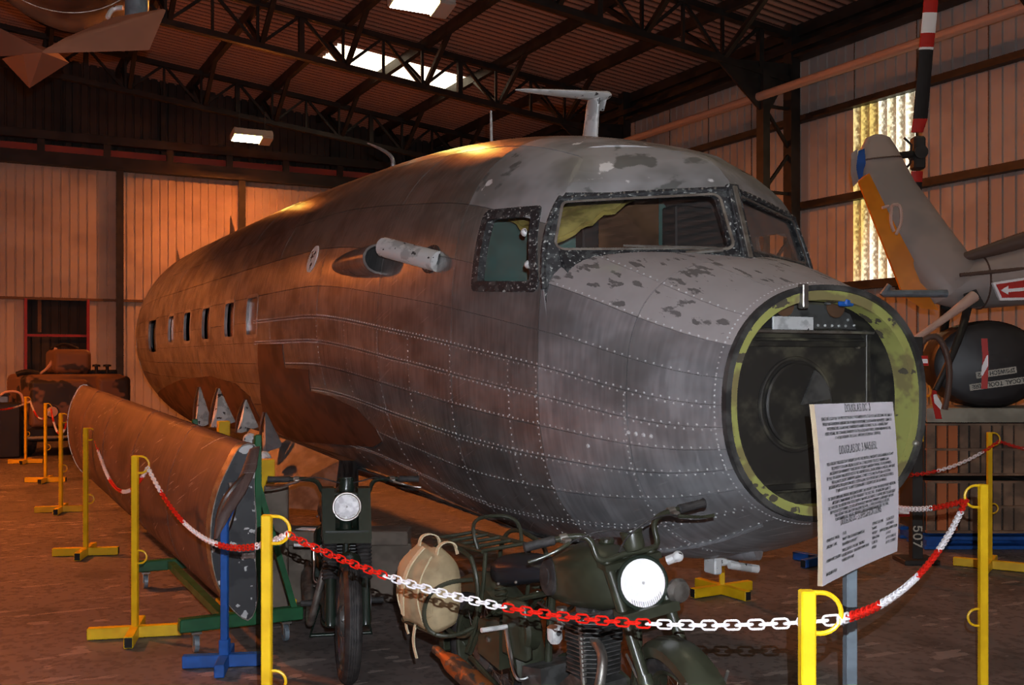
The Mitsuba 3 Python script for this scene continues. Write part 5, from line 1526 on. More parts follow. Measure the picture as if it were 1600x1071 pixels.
    # exhaust and pedals on the rider's right
    b('exhaust_pipe', tube([[0.21, -0.06, 0.60], [0.31, -0.10, 0.57], [0.33, -0.15, 0.42], [0.27, -0.19, 0.24], [0.05, -0.20, 0.20], [-0.28, -0.19, 0.22]], 0.021, 12, 40), 'dull_steel')
    b('silencer', lathe([(0.021, 0), (0.03, 0.03), (0.047, 0.08), (0.05, 0.30), (0.046, 0.46), (0.03, 0.52), (0.022, 0.53), (0.022, 0.62), (0.001, 0.62)], [-0.26, -0.19, 0.215], unit([-1, -0.02, 0.22]), 24), spec['silencer'])
    kk = b('kick_starter', tube([[-0.20, -0.12, 0.36], [-0.20, -0.16, 0.36], [-0.235, -0.17, 0.42], [-0.27, -0.17, 0.55], [-0.275, -0.17, 0.575]], 0.010, 8, 16), 'chrome')
    sub(kk, 'pedal', cyl([-0.275, -0.165, 0.575], [-0.285, -0.29, 0.58], 0.011, 12), 'pale_metal', M0)
    b('gear_lever', tube([[-0.14, -0.13, 0.30], [-0.10, -0.15, 0.33], [0.0, -0.155, 0.38], [0.03, -0.17, 0.385]], 0.007, 8, 12), 'dull_steel')
    for s in (-1, 1):
        kf = b('foot_rest', cyl([-0.08, 0.12 * s, 0.26], [-0.08, 0.16 * s, 0.26], 0.010, 10), P)
        sub(kf, 'rubber', lathe([(0.017, 0), (0.019, 0.01), (0.019, 0.09), (0.001, 0.092)], [-0.08, 0.16 * s, 0.26], [0, s, 0], 12), 'black_rubber', M0)
    if spec['rack']:
        rk = []
        for s in (-1, 1):
            rk.append(tube([[-0.52, 0.12 * s, 0.86], [-0.98, 0.12 * s, 0.86]], 0.011, 8))
            b('rack_stay', tube([[-0.50, 0.12 * s, 0.86], [-0.55, 0.13 * s, 0.6], RA + [0, 0.13 * s, 0.03]], 0.010, 8, 10), P)
        b('rack_side_rail', rk[0], P); b('rack_side_rail', rk[1], P)
        for x in np.linspace(-0.54, -0.96, 5):
            b('rack_slat', cyl([x, -0.12, 0.86], [x, 0.12, 0.86], 0.009, 8), P)
        b('rack_hoop', tube([[-0.56, -0.12, 0.86], [-0.60, -0.12, 0.96], [-0.66, 0, 0.99], [-0.60, 0.12, 0.96], [-0.56, 0.12, 0.86]], 0.009, 8, 24), P)
        for s in (-1, 1):
            y = 0.20 * s
            b('pannier_frame', tube([[-0.50, y, 0.85], [-0.47, y, 0.80], [-0.48, y, 0.57], [-0.52, y, 0.51], [-0.80, y, 0.50], [-0.85, y, 0.55], [-0.86, y, 0.80], [-0.82, y, 0.85], [-0.50, y, 0.85]], 0.011, 8, 60), P)
            b('pannier_tray', tube([[-0.50, y, 0.53], [-0.50, y + 0.15 * s, 0.52], [-0.53, y + 0.20 * s, 0.54], [-0.54, y + 0.20 * s, 0.70], [-0.52, y + 0.15 * s, 0.74], [-0.49, y, 0.75]], 0.010, 8, 40), P)
            b('pannier_tray', tube([[-0.84, y, 0.53], [-0.84, y + 0.15 * s, 0.52], [-0.82, y + 0.19 * s, 0.54]], 0.010, 8, 20), P)
            b('pannier_rail', tube([[-0.51, y + 0.185 * s, 0.53], [-0.83, y + 0.185 * s, 0.53]], 0.010, 8), P)
    b('centre_stand', tube([[-0.18, -0.14, 0.22], [-0.28, -0.19, 0.012], [-0.28, 0.19, 0.012], [-0.18, 0.14, 0.22]], 0.013, 8), P)
    b('tail_lamp', lathe([(0.035, 0), (0.035, 0.03), (0.02, 0.045), (0.001, 0.046)], RA + [-0.39, 0, 0.2], [-1, 0, 0.2], 16), 'signal_red')
    if spec['horn']:
        f('horn', lathe([(0.001, 0), (0.045, 0.0), (0.05, 0.02), (0.04, 0.04), (0.001, 0.045)], FA + up * 0.52 + np.array([0.02, 0.13, 0.02]), [1, 0.2, 0], 18), 'dull_steel')
        f('mirror_stub', cat(cyl(hc + [-0.03, 0.13, 0.05], hc + [-0.01, 0.16, 0.06], 0.018, 10), ball(hc + [0, 0.165, 0.065], 0.022, 2)), 'pale_metal')
    return t, M0


mat('lamp_silver', mottled((0.85, 0.86, 0.87), (0.6, 0.6, 0.62), 40), 0.45)
SPEC1 = dict(paint='olive_paint', chrome_rim=False, slim=False, gaiter=False, lamp_r=0.098, lamp_dz=-0.01, lamp_tilt=0.22, dark_rim=True, chrome_lamp=False, nacelle=False, bar=(0.385, 0.10, 0.06), speedo=True, speedo_y=0.02, case='olive_paint', silencer='rusty_exhaust', rack=True, horn=True)
SPEC2 = dict(paint='dark_green_paint', chrome_rim=True, slim=True, gaiter=True, lamp_r=0.075, lamp_dz=0.03, lamp_tilt=0.15, dark_rim=False, chrome_lamp=True, nacelle=True, bar=(0.42, 0.07, 0.10), speedo=True, speedo_y=0.0, case='engine_metal', silencer='dull_steel', rack=False, horn=False)


def hd(x, d):
    return np.array([x * CS + d * SN, d * CS - x * SN, 0.0])


bike1, MB1 = motorcycle('olive green military motorcycle with a khaki bag, the nearer of two, its headlamp glaring', cam(0.29, 4.44), hd(0.55, -0.83), -17, 2.8, SPEC1)
bike2, MB2 = motorcycle('dark green motorcycle seen head on, the farther of two, left of the khaki bag', cam(-1.02, 6.30), hd(0.20, -0.98), 3, 0, SPEC2)

# khaki bag on the first motorcycle's pannier frame
bag = thing('canvas_bag', 'khaki canvas bag with loose straps hanging on the nearer motorcycle', 'bag')
br = np.random.default_rng(2)
rings = []
for u in np.linspace(0, 1, 16):
    z = 0.535 + 0.34 * u
    hw = 0.165 * (0.80 + 0.30 * math.sin(math.pi * min(u * 0.8 + 0.12, 1))) * (1 - 0.32 * (max(0, u - 0.8) / 0.2) ** 2) * 1.04
    th = 0.095 * (0.8 + 0.4 * math.sin(math.pi * min(1, u * 0.75 + 0.12))) * (1 - 0.6 * (max(0, u - 0.75) / 0.25) ** 1.5)
    a = np.linspace(0, 2 * math.pi, 40, endpoint=False)
    c, s = np.cos(a), np.sin(a)
    r = 1 + 0.10 * (meshkit.fbm(np.stack([c * 1.6, s * 1.6, np.full(40, z * 7)], -1), 3) - 0.5)
    rings.append(np.stack([-0.70 + hw * r * np.sign(c) * np.abs(c) ** 0.75 - 0.03 * u, -0.315 + th * r * np.sign(s) * np.abs(s) ** 0.75 + 0.02 * u, np.full(40, z) + 0.012 * np.sin(3 * a)], -1))


def onbike(name, m, mt, sm=60, par=bag, M=MB1):
    return put(numbered(f'{par}__{name}'), m, mt, sm, M=M)


onbike('body', loft(np.array(rings)), 'canvas_khaki', 70)

def strap_m(pts, w_, th=0.003, side=(1, 0, 0)):
    P_ = spline(pts, 18)
    tan = np.gradient(P_, axis=0); tan /= np.linalg.norm(tan, axis=1, keepdims=True)
    rg = []
    for p_, d_ in zip(P_, tan):
        a_ = unit(np.asarray(side) - d_ * (np.asarray(side) @ d_)); n_ = np.cross(d_, a_)
        rg.append([p_ + a_ * w_ / 2 + n_ * th, p_ - a_ * w_ / 2 + n_ * th, p_ - a_ * w_ / 2 - n_ * th, p_ + a_ * w_ / 2 - n_ * th])
    return loft(np.array(rg))


onbike('strap', strap_m([[-0.68, -0.34, 0.89], [-0.70, -0.415, 0.80], [-0.72, -0.44, 0.68], [-0.745, -0.43, 0.58]], 0.026), 'canvas_strap', 30)
onbike('strap', strap_m([[-0.62, -0.31, 0.84], [-0.63, -0.28, 0.90], [-0.62, -0.22, 0.90], [-0.60, -0.21, 0.85]], 0.022), 'canvas_strap', 30)
onbike('strap', strap_m([[-0.80, -0.30, 0.84], [-0.79, -0.28, 0.92], [-0.77, -0.22, 0.91], [-0.76, -0.21, 0.86]], 0.022), 'canvas_strap', 30)
onbike('loose_strap', strap_m([[-0.70, -0.38, 0.56], [-0.70, -0.40, 0.50], [-0.71, -0.395, 0.42], [-0.70, -0.39, 0.38]], 0.018), 'canvas_strap', 30)
onbike('loose_strap', strap_m([[-0.85, -0.33, 0.60], [-0.86, -0.35, 0.54], [-0.87, -0.35, 0.48], [-0.86, -0.345, 0.45]], 0.018), 'canvas_strap', 30)
for x_ in (-0.80, -0.60):
    onbike('seam', tube([[x_, -0.345, 0.86], [x_ - 0.01, -0.405, 0.75], [x_ - 0.01, -0.42, 0.66], [x_, -0.40, 0.56]], 0.004, 6, 14), 'canvas_strap', 40)
onbike('buckle', box([-0.70, -0.40, 0.575], (0.03, 0.012, 0.02), 0.003), 'dull_steel', 25)
onbike('pocket', box([-0.60, -0.385, 0.66], (0.10, 0.05, 0.14), 0.02), 'canvas_khaki', 40)


# ------------------------------------------------------------------ helicopter tail at the right
heli = thing('helicopter_tail', 'grey helicopter tail with an orange edged fin and a red arrow sign', 'helicopter')


def ell_ring(LE, TE, th, n=24, ny=np.array([SN, CS, 0])):
    c = (LE + TE) / 2; d = (LE - TE) / 2
    a = np.linspace(0, 2 * math.pi, n, endpoint=False)
    return np.stack([c + d * np.sign(math.cos(q)) * abs(math.cos(q)) ** 0.8 + ny * th * math.sin(q) for q in a])


D0 = 10.0
fin = [(at(1364, 211, D0 + .5), at(1378, 210, D0 + .5), .02), (at(1353, 216, D0 + .5), at(1390, 215, D0 + .5), .06), (at(1345, 232, D0 + .5), at(1402, 234, D0 + .5), .09), (at(1349, 285, D0 + .35), at(1428, 283, D0 + .35), .11), (at(1378, 350, D0 + .2), at(1464, 332, D0 + .2), .14),
       (at(1407, 402, D0 + .1), at(1490, 368, D0 + .1), .17), (at(1432, 444, D0), at(1508, 392, D0), .20), (at(1452, 478, D0), at(1530, 415, D0), .22)]
part(heli, 'fin', loft(np.array([ell_ring(b_, a_, th) for a_, b_, th in fin])), 'heli_grey', 50)
part(heli, 'fin_cap_seam', tube(ell_ring(at(1344, 252, D0 + .45), at(1408, 246, D0 + .45), .108), 0.008, 6, closed=True), 'heli_brown', 40)
ed = [(1341, 1352, 280), (1362, 1379, 335), (1382, 1405, 385), (1402, 1432, 436), (1412, 1447, 462)]
rings = []
for x0, x1, y in ed:
    a_, b_ = at(x0, y + 4, D0 + .28 - (y - 280) * .0015), at(x1, y - 6, D0 + .28 - (y - 280) * .0015)
    ny = np.array([SN, CS, 0])
    rings.append([a_ - ny * .02, b_ - ny * .115, b_ + ny * .115, a_ + ny * .02])
part(heli, 'fin_edge', loft(np.array(rings)), 'heli_orange', 25, label='orange trailing edge of the fin')
part(heli, 'fin_root_edge', hull([at(1410, 462, D0 - .1), at(1447, 455, D0 - .1), at(1466, 485, D0 - .1), at(1440, 482, D0 - .1), at(1410, 462, D0 + .2), at(1447, 455, D0 + .2), at(1466, 485, D0 + .2), at(1440, 482, D0 + .2)]), 'heli_orange', 25)
part(heli, 'rudder_block', hull([at(x, y, D0 + dd) for x, y in ((1341, 236), (1351, 232), (1354, 275), (1342, 284), (1338, 262)) for dd in (.38, .6)]), 'blue_paint', 25)
part(heli, 'rudder_tip', hull([at(x, y, D0 + dd) for x, y in ((1330, 240), (1340, 232), (1341, 284), (1333, 292), (1329, 270)) for dd in (.42, .56)]), 'heli_grey', 25)
# tail boom
bm = [(1455, 450, .12, .14), (1490, 448, .19, .21), (1530, 442, .25, .25), (1600, 428, .30, .30), (1700, 412, .36, .37), (1800, 398, .42, .43)]
rings = []
for i, (x, y, ry, rz) in enumerate(bm):
    c = at(x, y, D0 - .02 * i)
    ny = np.array([SN, CS, 0])
    rings.append([c + ny * ry * math.cos(q) + np.array([0, 0, rz * math.sin(q)]) for q in np.linspace(0, 2 * math.pi, 32, endpoint=False)])
part(heli, 'tail_boom', loft(np.array(rings)), 'heli_grey', 50)
part(heli, 'boom_joint', tube(np.array(rings[2]) * 1.0, 0.009, 6, closed=True), 'heli_brown', 40)
part(heli, 'drive_shaft_cover', tube([at(1497, 405, D0 - .12), at(1540, 393, D0 - .15), at(1600, 376, D0 - .18), at(1800, 330, D0 - .2)], [.04, .085, .09, .095], 14, 20), 'heli_brown', 40)
part(heli, 'boom_stringer', tube([at(1500, 430, D0 - .27), at(1600, 420, D0 - .32), at(1800, 396, D0 - .42)], .018, 8, 12), 'heli_brown', 40)
part(heli, 'tail_bar', tube([at(1380, 459, D0 - .15), at(1480, 459, D0 - .2)], .035, 12), 'galvanised_post', 40)
part(heli, 'tail_bar_fitting', tube([at(1378, 462, D0 - .15), at(1390, 446, D0 - .15)], .03, 8), 'galvanised_post', 40)
part(heli, 'tail_skid_strut', tube([at(1522, 463, D0 - .34), at(1495, 484, D0 - .4), at(1430, 530, D0 - .5)], [.055, .035, .03], 12, 12), 'pink_paint', 40, label='pinkish painted strut')
part(heli, 'strut_plate', hull([at(x, y, D0 - dd) for x, y in ((1505, 460), (1525, 452), (1540, 478), (1512, 482)) for dd in (.20, .30)]), 'frame_steel', 25)
part(heli, 'landing_leg', tube([at(1512, 480, D0 - .2), at(1494, 540, D0 - .6), at(1462, 610, D0 - .65)], [.04, .035, .03], 10, 10), 'frame_steel', 40)
part(heli, 'landing_leg', tube([at(1478, 478, D0), at(1474, 540, D0 + .5)], [.05, .03], 10), 'frame_steel', 40)
# tail rotor beyond the fin
hb = at(1434, 240, D0 + .7)
ny = np.array([SN, CS, 0])
part(heli, 'rotor_shaft', cyl(at(1398, 244, D0 + .5), at(1434, 240, D0 + .72), .035, 12), 'frame_steel', 40)
kh = part(heli, 'rotor_hub', cat(cyl(hb - ny * .1, hb + ny * .1, .07, 16), box(hb, (.12, .14, .34), .02, -27), cyl(hb - [.09, 0, .05], hb + [.10, 0, .02], .03, 10)), 'frame_steel', 30)
put(numbered(kh + '__link'), tube([at(1413, 216, D0 + .6), at(1424, 226, D0 + .65), at(1422, 256, D0 + .65), at(1414, 265, D0 + .62)], .012, 6), 'frame_steel', 40)
blade = [(1433, 207, .06, 'signal_red'), (1438, 186, .075, 'ink_black'), (1447, 78, .075, 'white_plastic'), (1447.5, 74, .075, 'signal_red'), (1450, 52, .075, 'tape_white'), (1453, 20, .075, 'signal_red'), (1457, -30, .075, 'signal_red')]
for (x0, y0, w0, c0_), (x1, y1, w1_, _c) in zip(blade[:-1], blade[1:]):
    a_, b_ = at(x0, y0, D0 + .68), at(x1, y1, D0 + .68)
    e = np.array([CS, -SN, 0])
    part(heli, 'rotor_blade', loft(np.array([[p_ + e * w_ * math.cos(q) + ny * .02 * math.sin(q) for q in np.linspace(0, 2 * math.pi, 14, endpoint=False)] for p_, w_ in ((a_, w0), (b_, w1_))])), c0_, 30)
for (x0, y0, x1, y1, c0_) in ((1433, 268, 1432, 285, 'signal_red'), (1432, 285, 1428, 330, 'ink_black')):
    a_, b_ = at(x0, y0, D0 + .68), at(x1, y1, D0 + .68)
    e = np.array([CS, -SN, 0])
    part(heli, 'rotor_blade', loft(np.array([[p_ + e * .06 * math.cos(q) + ny * .02 * math.sin(q) for q in np.linspace(0, 2 * math.pi, 14, endpoint=False)] for p_ in (a_, b_)])), c0_, 30)
# faded letters on the fin, raised a hair
lt = lambda pts, d=D0 + .02: strap_m([at(x, y, d) for x, y in pts], .03, .004, side=(0, 0, 1))
part(heli, 'fin_letter', tube([at(x, y, D0 + .05) for x, y in ((1394, 321), (1394, 355), (1397, 362))], .016, 6, 8), 'pink_paint', 40)
part(heli, 'fin_letter', tube([at(x, y, D0 + .03) for x, y in ((1394, 321), (1403, 320), (1408, 332), (1407, 350), (1400, 367))], .016, 6, 16), 'pink_paint', 40)
part(heli, 'fin_letter', tube([at(x, y, D0 + .09) for x, y in ((1378, 325), (1389, 322))], .016, 6), 'pink_paint', 40)
# arrow sign lying on the boom's side
def boom_pt(px, py):
    return at(px, py, D0 - .335 - (px - 1550) * .0008)
def boom_plate(pts, d0, d1):
    return hull([boom_pt(x, y) + ny * d for x, y in pts for d in (d0, d1)])
kk = part(heli, 'arrow_sign', boom_plate(((1550, 442), (1640, 428), (1640, 468), (1562, 470)), -.012, .02), 'tape_white', False, label='red sign with a white arrow')
put(numbered(kk + '__red_field'), boom_plate(((1555, 445), (1640, 432), (1640, 464), (1565, 466)), -.016, -.006), 'signal_red', False)
put(numbered(kk + '__arrow_head'), boom_plate(((1562, 454), (1574, 447), (1574, 461)), -.020, -.010), 'tape_white', False)
put(numbered(kk + '__arrow_shaft'), boom_plate(((1572, 452), (1640, 446), (1640, 452), (1572, 457)), -.020, -.010), 'tape_white', False)

# ------------------------------------------------------------------ black drum on crates
DT = 9.9
crate_c = at(1545, 860, 9.95)
ct = thing('crate_stack', 'stack of slatted wooden crates under the black drum', 'crate stack')
slab = thing('slab', 'long pale slab lying on the wooden crates under the black drum', 'slab')
# the crates' front runs along the view
e = np.array([CS, -SN, 0])


def rowpt(a_, z, depth=0.0):
    """Point along the crates' front: a metres to the right of its left end."""
    p_ = at(1444, 645, 9.6)
    q_ = p_ + e * a_ + ny * depth
    return np.array([q_[0], q_[1], z])


part(slab, 'slab', beam(rowpt(-.0, 1.245, .32), rowpt(3.0, 1.245, .32), .78, .12, bevel=.01), 'slab_pale', 25)
part(slab, 'lip', beam(rowpt(-.0, 1.19, -.06), rowpt(3.0, 1.19, -.06), .03, .03), 'slab_pale', 25)
for lev in range(2):
    z0 = 0.13 + lev * 0.53
    for c_i in range(3):
        a0 = 0.03 + c_i * 0.98
        kc_ = part(ct, 'crate', cat(beam(rowpt(a0, z0 + .25, .38), rowpt(a0 + .92, z0 + .25, .38), .6, .48)), 'interior_dark', False)
        for s_i in range(9):
            x_ = a0 + .05 + s_i * .102
            put(numbered(kc_ + '__slat'), beam(rowpt(x_, z0 + .02, .055), rowpt(x_, z0 + .5, .055), .085 if (s_i + c_i) % 3 else .075, .025, up=ny), 'crate_orange' if (c_i == 0 and s_i in (1, 2)) or (c_i == 2 and s_i == 4) else 'crate_wood', False)
        for z_ in (.03, .26, .49):
            put(numbered(kc_ + '__rail'), beam(rowpt(a0, z0 + z_, .03), rowpt(a0 + .92, z0 + z_, .03), .06, .02), 'crate_wood', False)
pal = thing('pallet', 'blue pallet under the wooden crates', 'pallet')
for z_, nm in ((.105, 'deck_board'), (.02, 'base_board')):
    for dd in (.0, .3, .6):
        part(pal, nm, beam(rowpt(0, z_, .06 + dd), rowpt(3.0, z_, .06 + dd), .14, .03), 'blue_paint', False)
for a_ in (0.1, 1.0, 2.0, 2.9):
    part(pal, 'block', beam(rowpt(a_ - .07, .06, .35), rowpt(a_ + .07, .06, .35), .66, .06), 'blue_paint', False)
drum = thing('drum', 'large black drum with upside down hire labels lying on the pale slab', 'drum')
dc = at(1532, 600, 9.9)
R_ = 67 * 9.9 / F
prof = [(0.001, -0.42), (R_ * .75, -.40), (R_ * .93, -.36), (R_, -.28), (R_, .28), (R_ * .93, .36), (R_ * .75, .40), (.001, .42)]
dc[2] = 1.305 + R_ * 0.98
dax = unit(ny + 0.25 * e)
dm = lathe(prof, dc, dax, 56)
_v = dm.vertices - dc
dm.vertices = dc + _v + np.outer(_v @ unit(np.cross(dax, [0, 0, 1])), unit(np.cross(dax, [0, 0, 1]))) * 0.22
part(drum, 'body', dm, 'tank_black', 40)
# labels, upside down, and the red straps with their bright patches
fo = dc - dax * 0.425
du = unit(np.cross(dax, [0, 0, 1])); dv = np.cross(du, dax)
if du @ e < 0: du = -du
dv = np.array([0, 0, 1.0])


def on_drum(px, py, off=0.0):
    """Point on the plane just before the drum's flat face under a pixel."""
    o_ = np.array([0, 0, HC]); dr_ = at(px, py, 1.0) - o_
    t_ = ((fo - dax * off) - o_) @ dax / (dr_ @ dax)
    return o_ + dr_ * t_


def label_strip(text, pL, pR, h_px):
    a_, b_ = on_drum(*pL), on_drum(*pR)
    x_ = unit(b_ - a_); y_ = np.cross(x_, dax); y_ = y_ if y_[2] > 0 else -y_
    L_ = np.linalg.norm(b_ - a_); H_ = h_px * 9.6 / F
    k_ = part(drum, 'label_strip', hull([a_ + x_ * u_ * L_ + y_ * v_ * H_ - dax * d_ for u_ in (0, 1) for v_ in (0, 1) for d_ in (0.0, .006)]), 'label_grey', False)
    m = meshkit.text_mesh(text, H_ * .62, .002, True)
    v = m.vertices
    w_ = v[:, 0].max() - v[:, 0].min()
    kx_ = min(1.0, L_ * .92 / w_)
    xx = (v[:, 0] - v[:, 0].min()) * (L_ * .92 / w_)
    m.vertices = b_ - x_ * (L_ * .04 + xx)[:, None] + y_ * (H_ * .82 - v[:, 1])[:, None] - dax * (.0065 + v[:, 2])[:, None]
    if m.volume < 0: m.invert()
    put(numbered(k_ + '__text'), m, 'ink_black', False)


label_strip('IPSWICH 212', (1526, 592), (1589, 583), 10)
label_strip('LOCAL TOOL HIRE', (1516, 611), (1604, 599), 10)


def strap_on(pts, w_px, mt, off, name, par):
    rr = [[on_drum(x - w_px / 2, y, off), on_drum(x + w_px / 2, y, off), on_drum(x + w_px / 2, y, off + .005), on_drum(x - w_px / 2, y, off + .005)] for x, y in pts]
    return part(par, name, loft(np.array(rr)), mt, False)


st1 = thing('safety_strap', 'red strap with a bright reflective patch hanging over the drum labels', 'strap')
strap_on([(1538, 529), (1540, 560), (1539, 585), (1538, 608)], 10, 'signal_red', .010, 'webbing', st1)
part(st1, 'reflective_patch', hull([on_drum(x, y, o_) for x, y in ((1542, 555), (1544, 556), (1544, 572), (1535, 588), (1533, 586), (1534, 573)) for o_ in (.015, .02)]), 'tape_white', False, label='bright white reflective patch')
# dark post and straps between the nose and the crates
pst = thing('steel_post', 'dark steel post with a white number beside the crates, behind the nose', 'post')
pq = at(1431, 860, 9.0)
part(pst, 'column', box([pq[0], pq[1], .98], (.09, .09, 1.92), .006, -27), 'frame_steel', 25)
part(pst, 'foot', box([pq[0], pq[1], .02], (.3, .3, .04), .006, -27), 'frame_steel', 25)
part(pst, 'yellow_edge', box([*(at(1441, 640, 8.93)[:2]), 1.32], (.02, .012, .55), 0, -27), 'yellow_paint', False)
tn = meshkit.text_mesh('507', .075, .002, True)
v = tn.vertices.copy()
nf = at(1427, 838, 8.93)
tn.vertices = nf + e * (v[:, 1] - .0)[:, None] - np.array([0, 0, 1.0]) * (v[:, 0] - v[:, 0].max() / 2)[:, None] - ny * (v[:, 2] + .002)[:, None]
if tn.volume < 0: tn.invert()
part(pst, 'number', tn, 'label_grey', False)
sb = thing('hook', 'orange curved hook hanging on the dark post beside the nose', 'hook')
put(sb, tube([at(1450, 603, 8.9), at(1454, 612, 8.9), at(1450, 619, 8.9), at(1442, 618, 8.9), at(1440, 610, 8.9)], .012, 6, 14), 'heli_orange', 40)
hp = thing('bent_pipe_frame', 'dark bent pipe hoop standing left of the black drum', 'pipe frame')
put(hp, tube([at(1437, 640, 9.3), at(1437, 560, 9.3), at(1444, 532, 9.3), at(1462, 526, 9.3), at(1474, 540, 9.3), at(1476, 640, 9.3)], .028, 10, 30), 'heli_brown', 40)
for n_, (pts, patch_, lab) in enumerate((([(1458, 610), (1462, 632), (1467, 655)], [(1458, 617), (1463, 616), (1472, 632), (1470, 641), (1460, 630)], 'red strap with a bright patch at the left end of the pale slab'),
                                       )):
    s2 = thing('safety_strap', lab, 'strap')
    part(s2, 'webbing', loft(np.array([[at(x - 5, y, 9.45), at(x + 5, y, 9.45), at(x + 5, y, 9.46), at(x - 5, y, 9.46)] for x, y in pts])), 'signal_red', False)
    part(s2, 'reflective_patch', hull([at(x, y, d_) for x, y in patch_ for d_ in (9.43, 9.44)]), 'tape_white', False)
for (x0, x1, y0, y1), lab in (((1439, 1449, 561, 568), 'small white reflector high on the hoop beside the drum'), ((1405, 1419, 736, 743), 'white reflector beside the right edge of the board, upper of two'), ((1404, 1420, 796, 804), 'white reflector beside the right edge of the board, lower of two'), ((1428, 1433, 677, 684), 'tiny white reflector right of the nose opening')):
    k_ = thing('reflector', lab, 'reflector')
    part(k_, 'tape', hull([at(x, y, d_) for x, y in ((x0, y0), (x1, y0), (x1 + 1, y1), (x0, y1)) for d_ in (8.86, 8.87)]), 'tape_white', False)
    part(k_, 'backing', hull([at(x, y, d_) for x, y in ((x0 - 1, y0 - 5), (x1 + 1, y0 - 5), (x1 + 2, y1 + 4), (x0 - 1, y1 + 4)) for d_ in (8.875, 8.9)]), 'signal_red', False)
fx = thing('wall_fitting', 'dark rounded fitting at the right edge before the pale wall', 'fitting')
put(fx, tube([at(1598, 222, 15.5), at(1596, 245, 15.5), at(1597, 270, 15.5)], [.07, .09, .07], 12, 8), 'frame_steel', 40)

# ------------------------------------------------------------------ camouflaged vehicle before the doorway
veh = thing('camouflaged_vehicle', 'brown and black camouflaged military vehicle in front of the doorway', 'vehicle')
VD = 19.6
vc = at(112, 700, VD)
VB = np.eye(4); VB[:3, 3] = [vc[0], vc[1] + 0.6, 0]
VB = VB @ rotz(math.radians(6))


def v_(name, m, mt, sm=30, **kw):
    return put(numbered(f'{veh}__{name}'), m, mt, sm, M=VB, **kw)


def round_hull(pts, r):
    """Convex hull of spheres."""
    sp_ = trimesh.creation.icosphere(2, 1.0).vertices * r
    return hull(np.vstack([np.asarray(p) + sp_ for p in pts]))


v_('hull', round_hull([(x, y, z) for x in (-.80, .80) for y in (-.55, 1.2) for z in (.72, 1.38)] + [(x, -.75, .95) for x in (-.6, .6)], .12), 'camo_brown', 50)
v_('front_plate', round_hull([(x, -.80, z) for x in (-.74, .10) for z in (.62, 1.32)], .09), 'camo_brown', 50)
v_('side_bin', round_hull([(x, y, z) for x in (.45, .86) for y in (-.72, .2) for z in (.70, 1.36)], .11), 'camo_brown', 50)
v_('turret', round_hull([(x, y, z) for x in (-.20, .26) for y in (-.1, .55) for z in (1.62, 1.86)], .12), 'camo_brown', 50)
v_('turret_ring', lathe([(.44, 0), (.44, .08), (.40, .09), (.001, .09)], [0, .25, 1.44], [0, 0, 1], 28), 'ink_black', 30)
kh_ = v_('headlamp', lathe([(.001, -.08), (.08, -.07), (.12, 0), (.115, .015)], [-.46, -.92, .82], [0, -1, 0], 28), 'ink_black', 40)
put(numbered(kh_ + '__lens'), lathe([(.098, 0), (.098, .02), (.07, .03), (.03, .03), (.03, .026), (.001, .026)], [-.46, -.915, .82], [0, -1, 0], 28), 'pink_paint', 40, M=VB)
v_('bumper', box([-.25, -1.0, .36], (1.35, .06, .05), .01), 'slab_pale', 25)
v_('tow_bar', box([0, -.75, .40], (1.7, .3, .25), .03), 'ink_black', 30)
for x_ in (-.82, .82):
    for y_ in (-.35, 1.15):
        kw_ = v_('wheel', lathe([(.001, -.13), (.22, -.13), (.24, -.10), (.24, -.14), (.42, -.14), (.46, -.08), (.46, .08), (.42, .14), (.24, .14), (.24, .10), (.22, .13), (.001, .13)], [x_, y_, .46], [1, 0, 0], 32), 'black_rubber', 35)
for x_, z_ in ((.46, 1.52), (.66, 1.52)):
    v_('vent_cap', lathe([(.03, 0), (.03, .12), (.075, .12), (.075, .16), (.001, .17)], [x_, -.2, z_], [0, 0, 1], 16), 'ink_black', 30)
v_('stowage_box', box([.6, .1, 1.53], (.55, .4, .1), .02), 'ink_black', 30)
v_('machine_gun', tube([[-.55, -.3, 1.52], [-.30, .0, 1.75], [-.22, .1, 2.0]], [.02, .03, .03], 8, 8), 'pink_paint', 40)
v_('gun_mount', tube([[-.28, .3, 1.98], [-.05, .3, 2.08], [.22, .3, 1.99]], .025, 8, 12), 'ink_black', 40)
v_('handle', tube([[-.98, -.4, 1.50], [-.80, -.4, 1.55], [-.60, -.4, 1.50]], .05, 8, 8), 'ink_black', 40)
bx_ = thing('cabinet', 'dark grey cabinet at the left edge of the picture by the vehicle', 'cabinet')
q = at(4, 690, 19.8)
part(bx_, 'body', box([q[0] - .15, q[1], .55], (.5, .5, 1.1), .02), 'galvanised_post', 25)
part(bx_, 'top', box([q[0] - .15, q[1], 1.115], (.54, .54, .03), .006), 'frame_steel', 25)
hs = thing('steel_hoop', 'dark hooped frame between the cabinet and the camouflaged vehicle', 'frame')
q = at(12, 700, 18.9)
part(hs, 'box', box([q[0], q[1], .5], (.42, .4, 1.0), .03), 'ink_black', 25)
part(hs, 'hoop', tube([q + [-.2, -.22, 1.0 - q[2]], q + [-.1, -.24, 1.16 - q[2]], q + [.2, -.24, 1.16 - q[2]], q + [.25, -.22, 1.0 - q[2]]], .02, 8, 16), 'pink_paint', 40)

# ------------------------------------------------------------------ airframe slung from the roof at the upper left, with an added wing
hung = thing('suspended_airframe', 'rust brown airframe with pointed plates slung under the roof at the upper left', 'suspended airframe')
HD = 8.0


def plate_h(pts, th=.03):
    P_ = np.array([at(x, y, HD + d_) for x, y, d_ in pts])
    c_n = unit(np.cross(P_[1] - P_[0], P_[2] - P_[0]))
    return hull(np.vstack([P_ - c_n * th / 2, P_ + c_n * th / 2]))


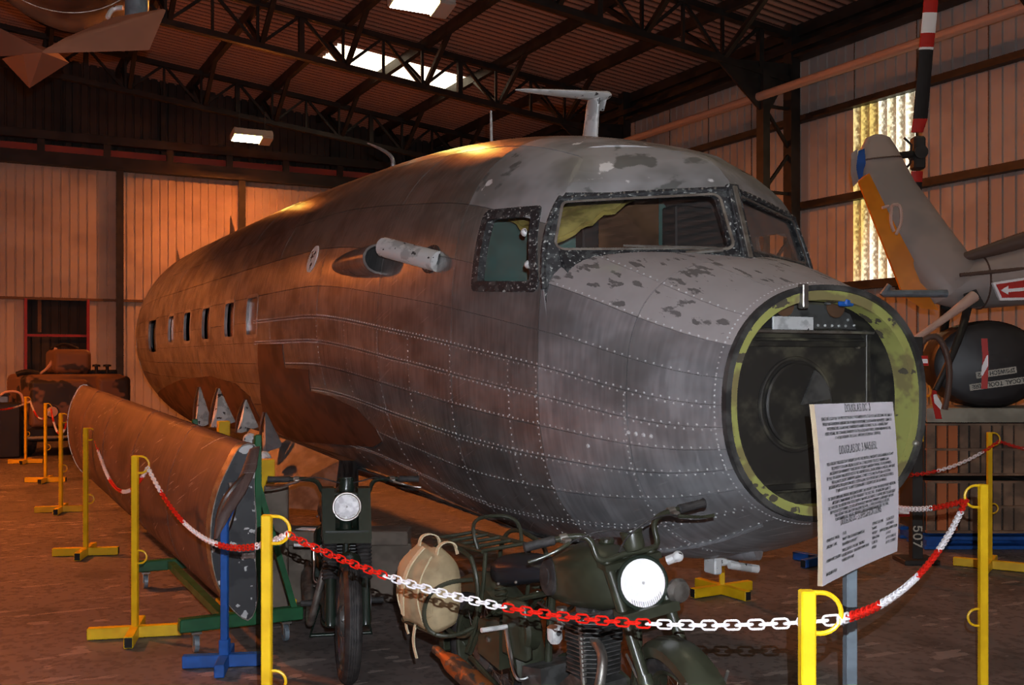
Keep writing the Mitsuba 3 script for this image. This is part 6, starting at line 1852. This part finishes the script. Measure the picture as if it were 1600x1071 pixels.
bc_ = at(92, -140, HD + .8)
ax_ = unit(np.array([SN, CS, 0]) * 1.0 + np.array([-CS, SN, 0]) * .35 + np.array([0, 0, .25]))
part(hung, 'body', lathe([(.001, -.1), (.25, -.06), (.55, .1), (.78, .5), (.88, 1.2), (.88, 2.6), (.7, 3.6), (.3, 4.3), (.001, 4.5)], bc_ - ax_ * .4, ax_, 48), 'hung_dark', 50)
part(hung, 'body_rim', torus(bc_ + ax_ * .25, ax_, .80, .008, 60, 6), 'dull_steel', 40)
part(hung, 'right_plate', plate_h([(66, 82, 0), (105, 60, .15), (180, 28, .5), (257, 15, .7), (231, 77, .6), (140, 80, .3)]), 'hung_brown', 25)
part(hung, 'left_plate', plate_h([(66, 82, 0), (25, 60, .15), (-10, 42, .3), (-70, 30, .6), (-60, 88, .6), (0, 86, .2)]), 'hung_brown', 25)
part(hung, 'lower_spike', hull([at(x, y, HD + d_) for x, y, d_ in ((3, 92, .5), (36, 84, .05), (66, 82, -.02), (108, 98, .45), (46, 138, .35), (60, 70, .7), (90, 82, .3))]), 'hung_brown', 25)
part(hung, 'wing', hull([[-1.15, 14.9, 5.45], [-1.25, 14.9, 5.50], [-1.15, 10.4, 4.27], [-1.25, 10.4, 4.25], [-1.15, 7.4, 3.5], [-1.25, 7.4, 3.5], [-1.2, 4.6, 4.0], [-1.3, 4.6, 4.0], [-1.3, 13.5, 6.4], [-1.2, 13.5, 6.4], [-1.3, 4.6, 6.3], [-1.2, 4.6, 6.3]]), 'hung_brown', 25)  # added unseen sheet, shaped to shade the fuselage from the left lamp
part(hung, 'pylon_tube', cyl(at(214, 30, HD + 1.0), at(214, -120, HD + 1.0), .10, 14), 'galvanised_post', 40)
part(hung, 'strap_loop', tube([at(168, 28, HD + .55), at(178, 14, HD + .6), at(192, 12, HD + .6)], .02, 6, 8), 'pale_metal', 40)
for px in (60, 214):
    part(hung, 'sling', tube([at(px, -120, HD + 1.2), [*(at(px, -120, HD + 1.2)[:2]), 9.3]], .015, 6), 'frame_steel', 40)
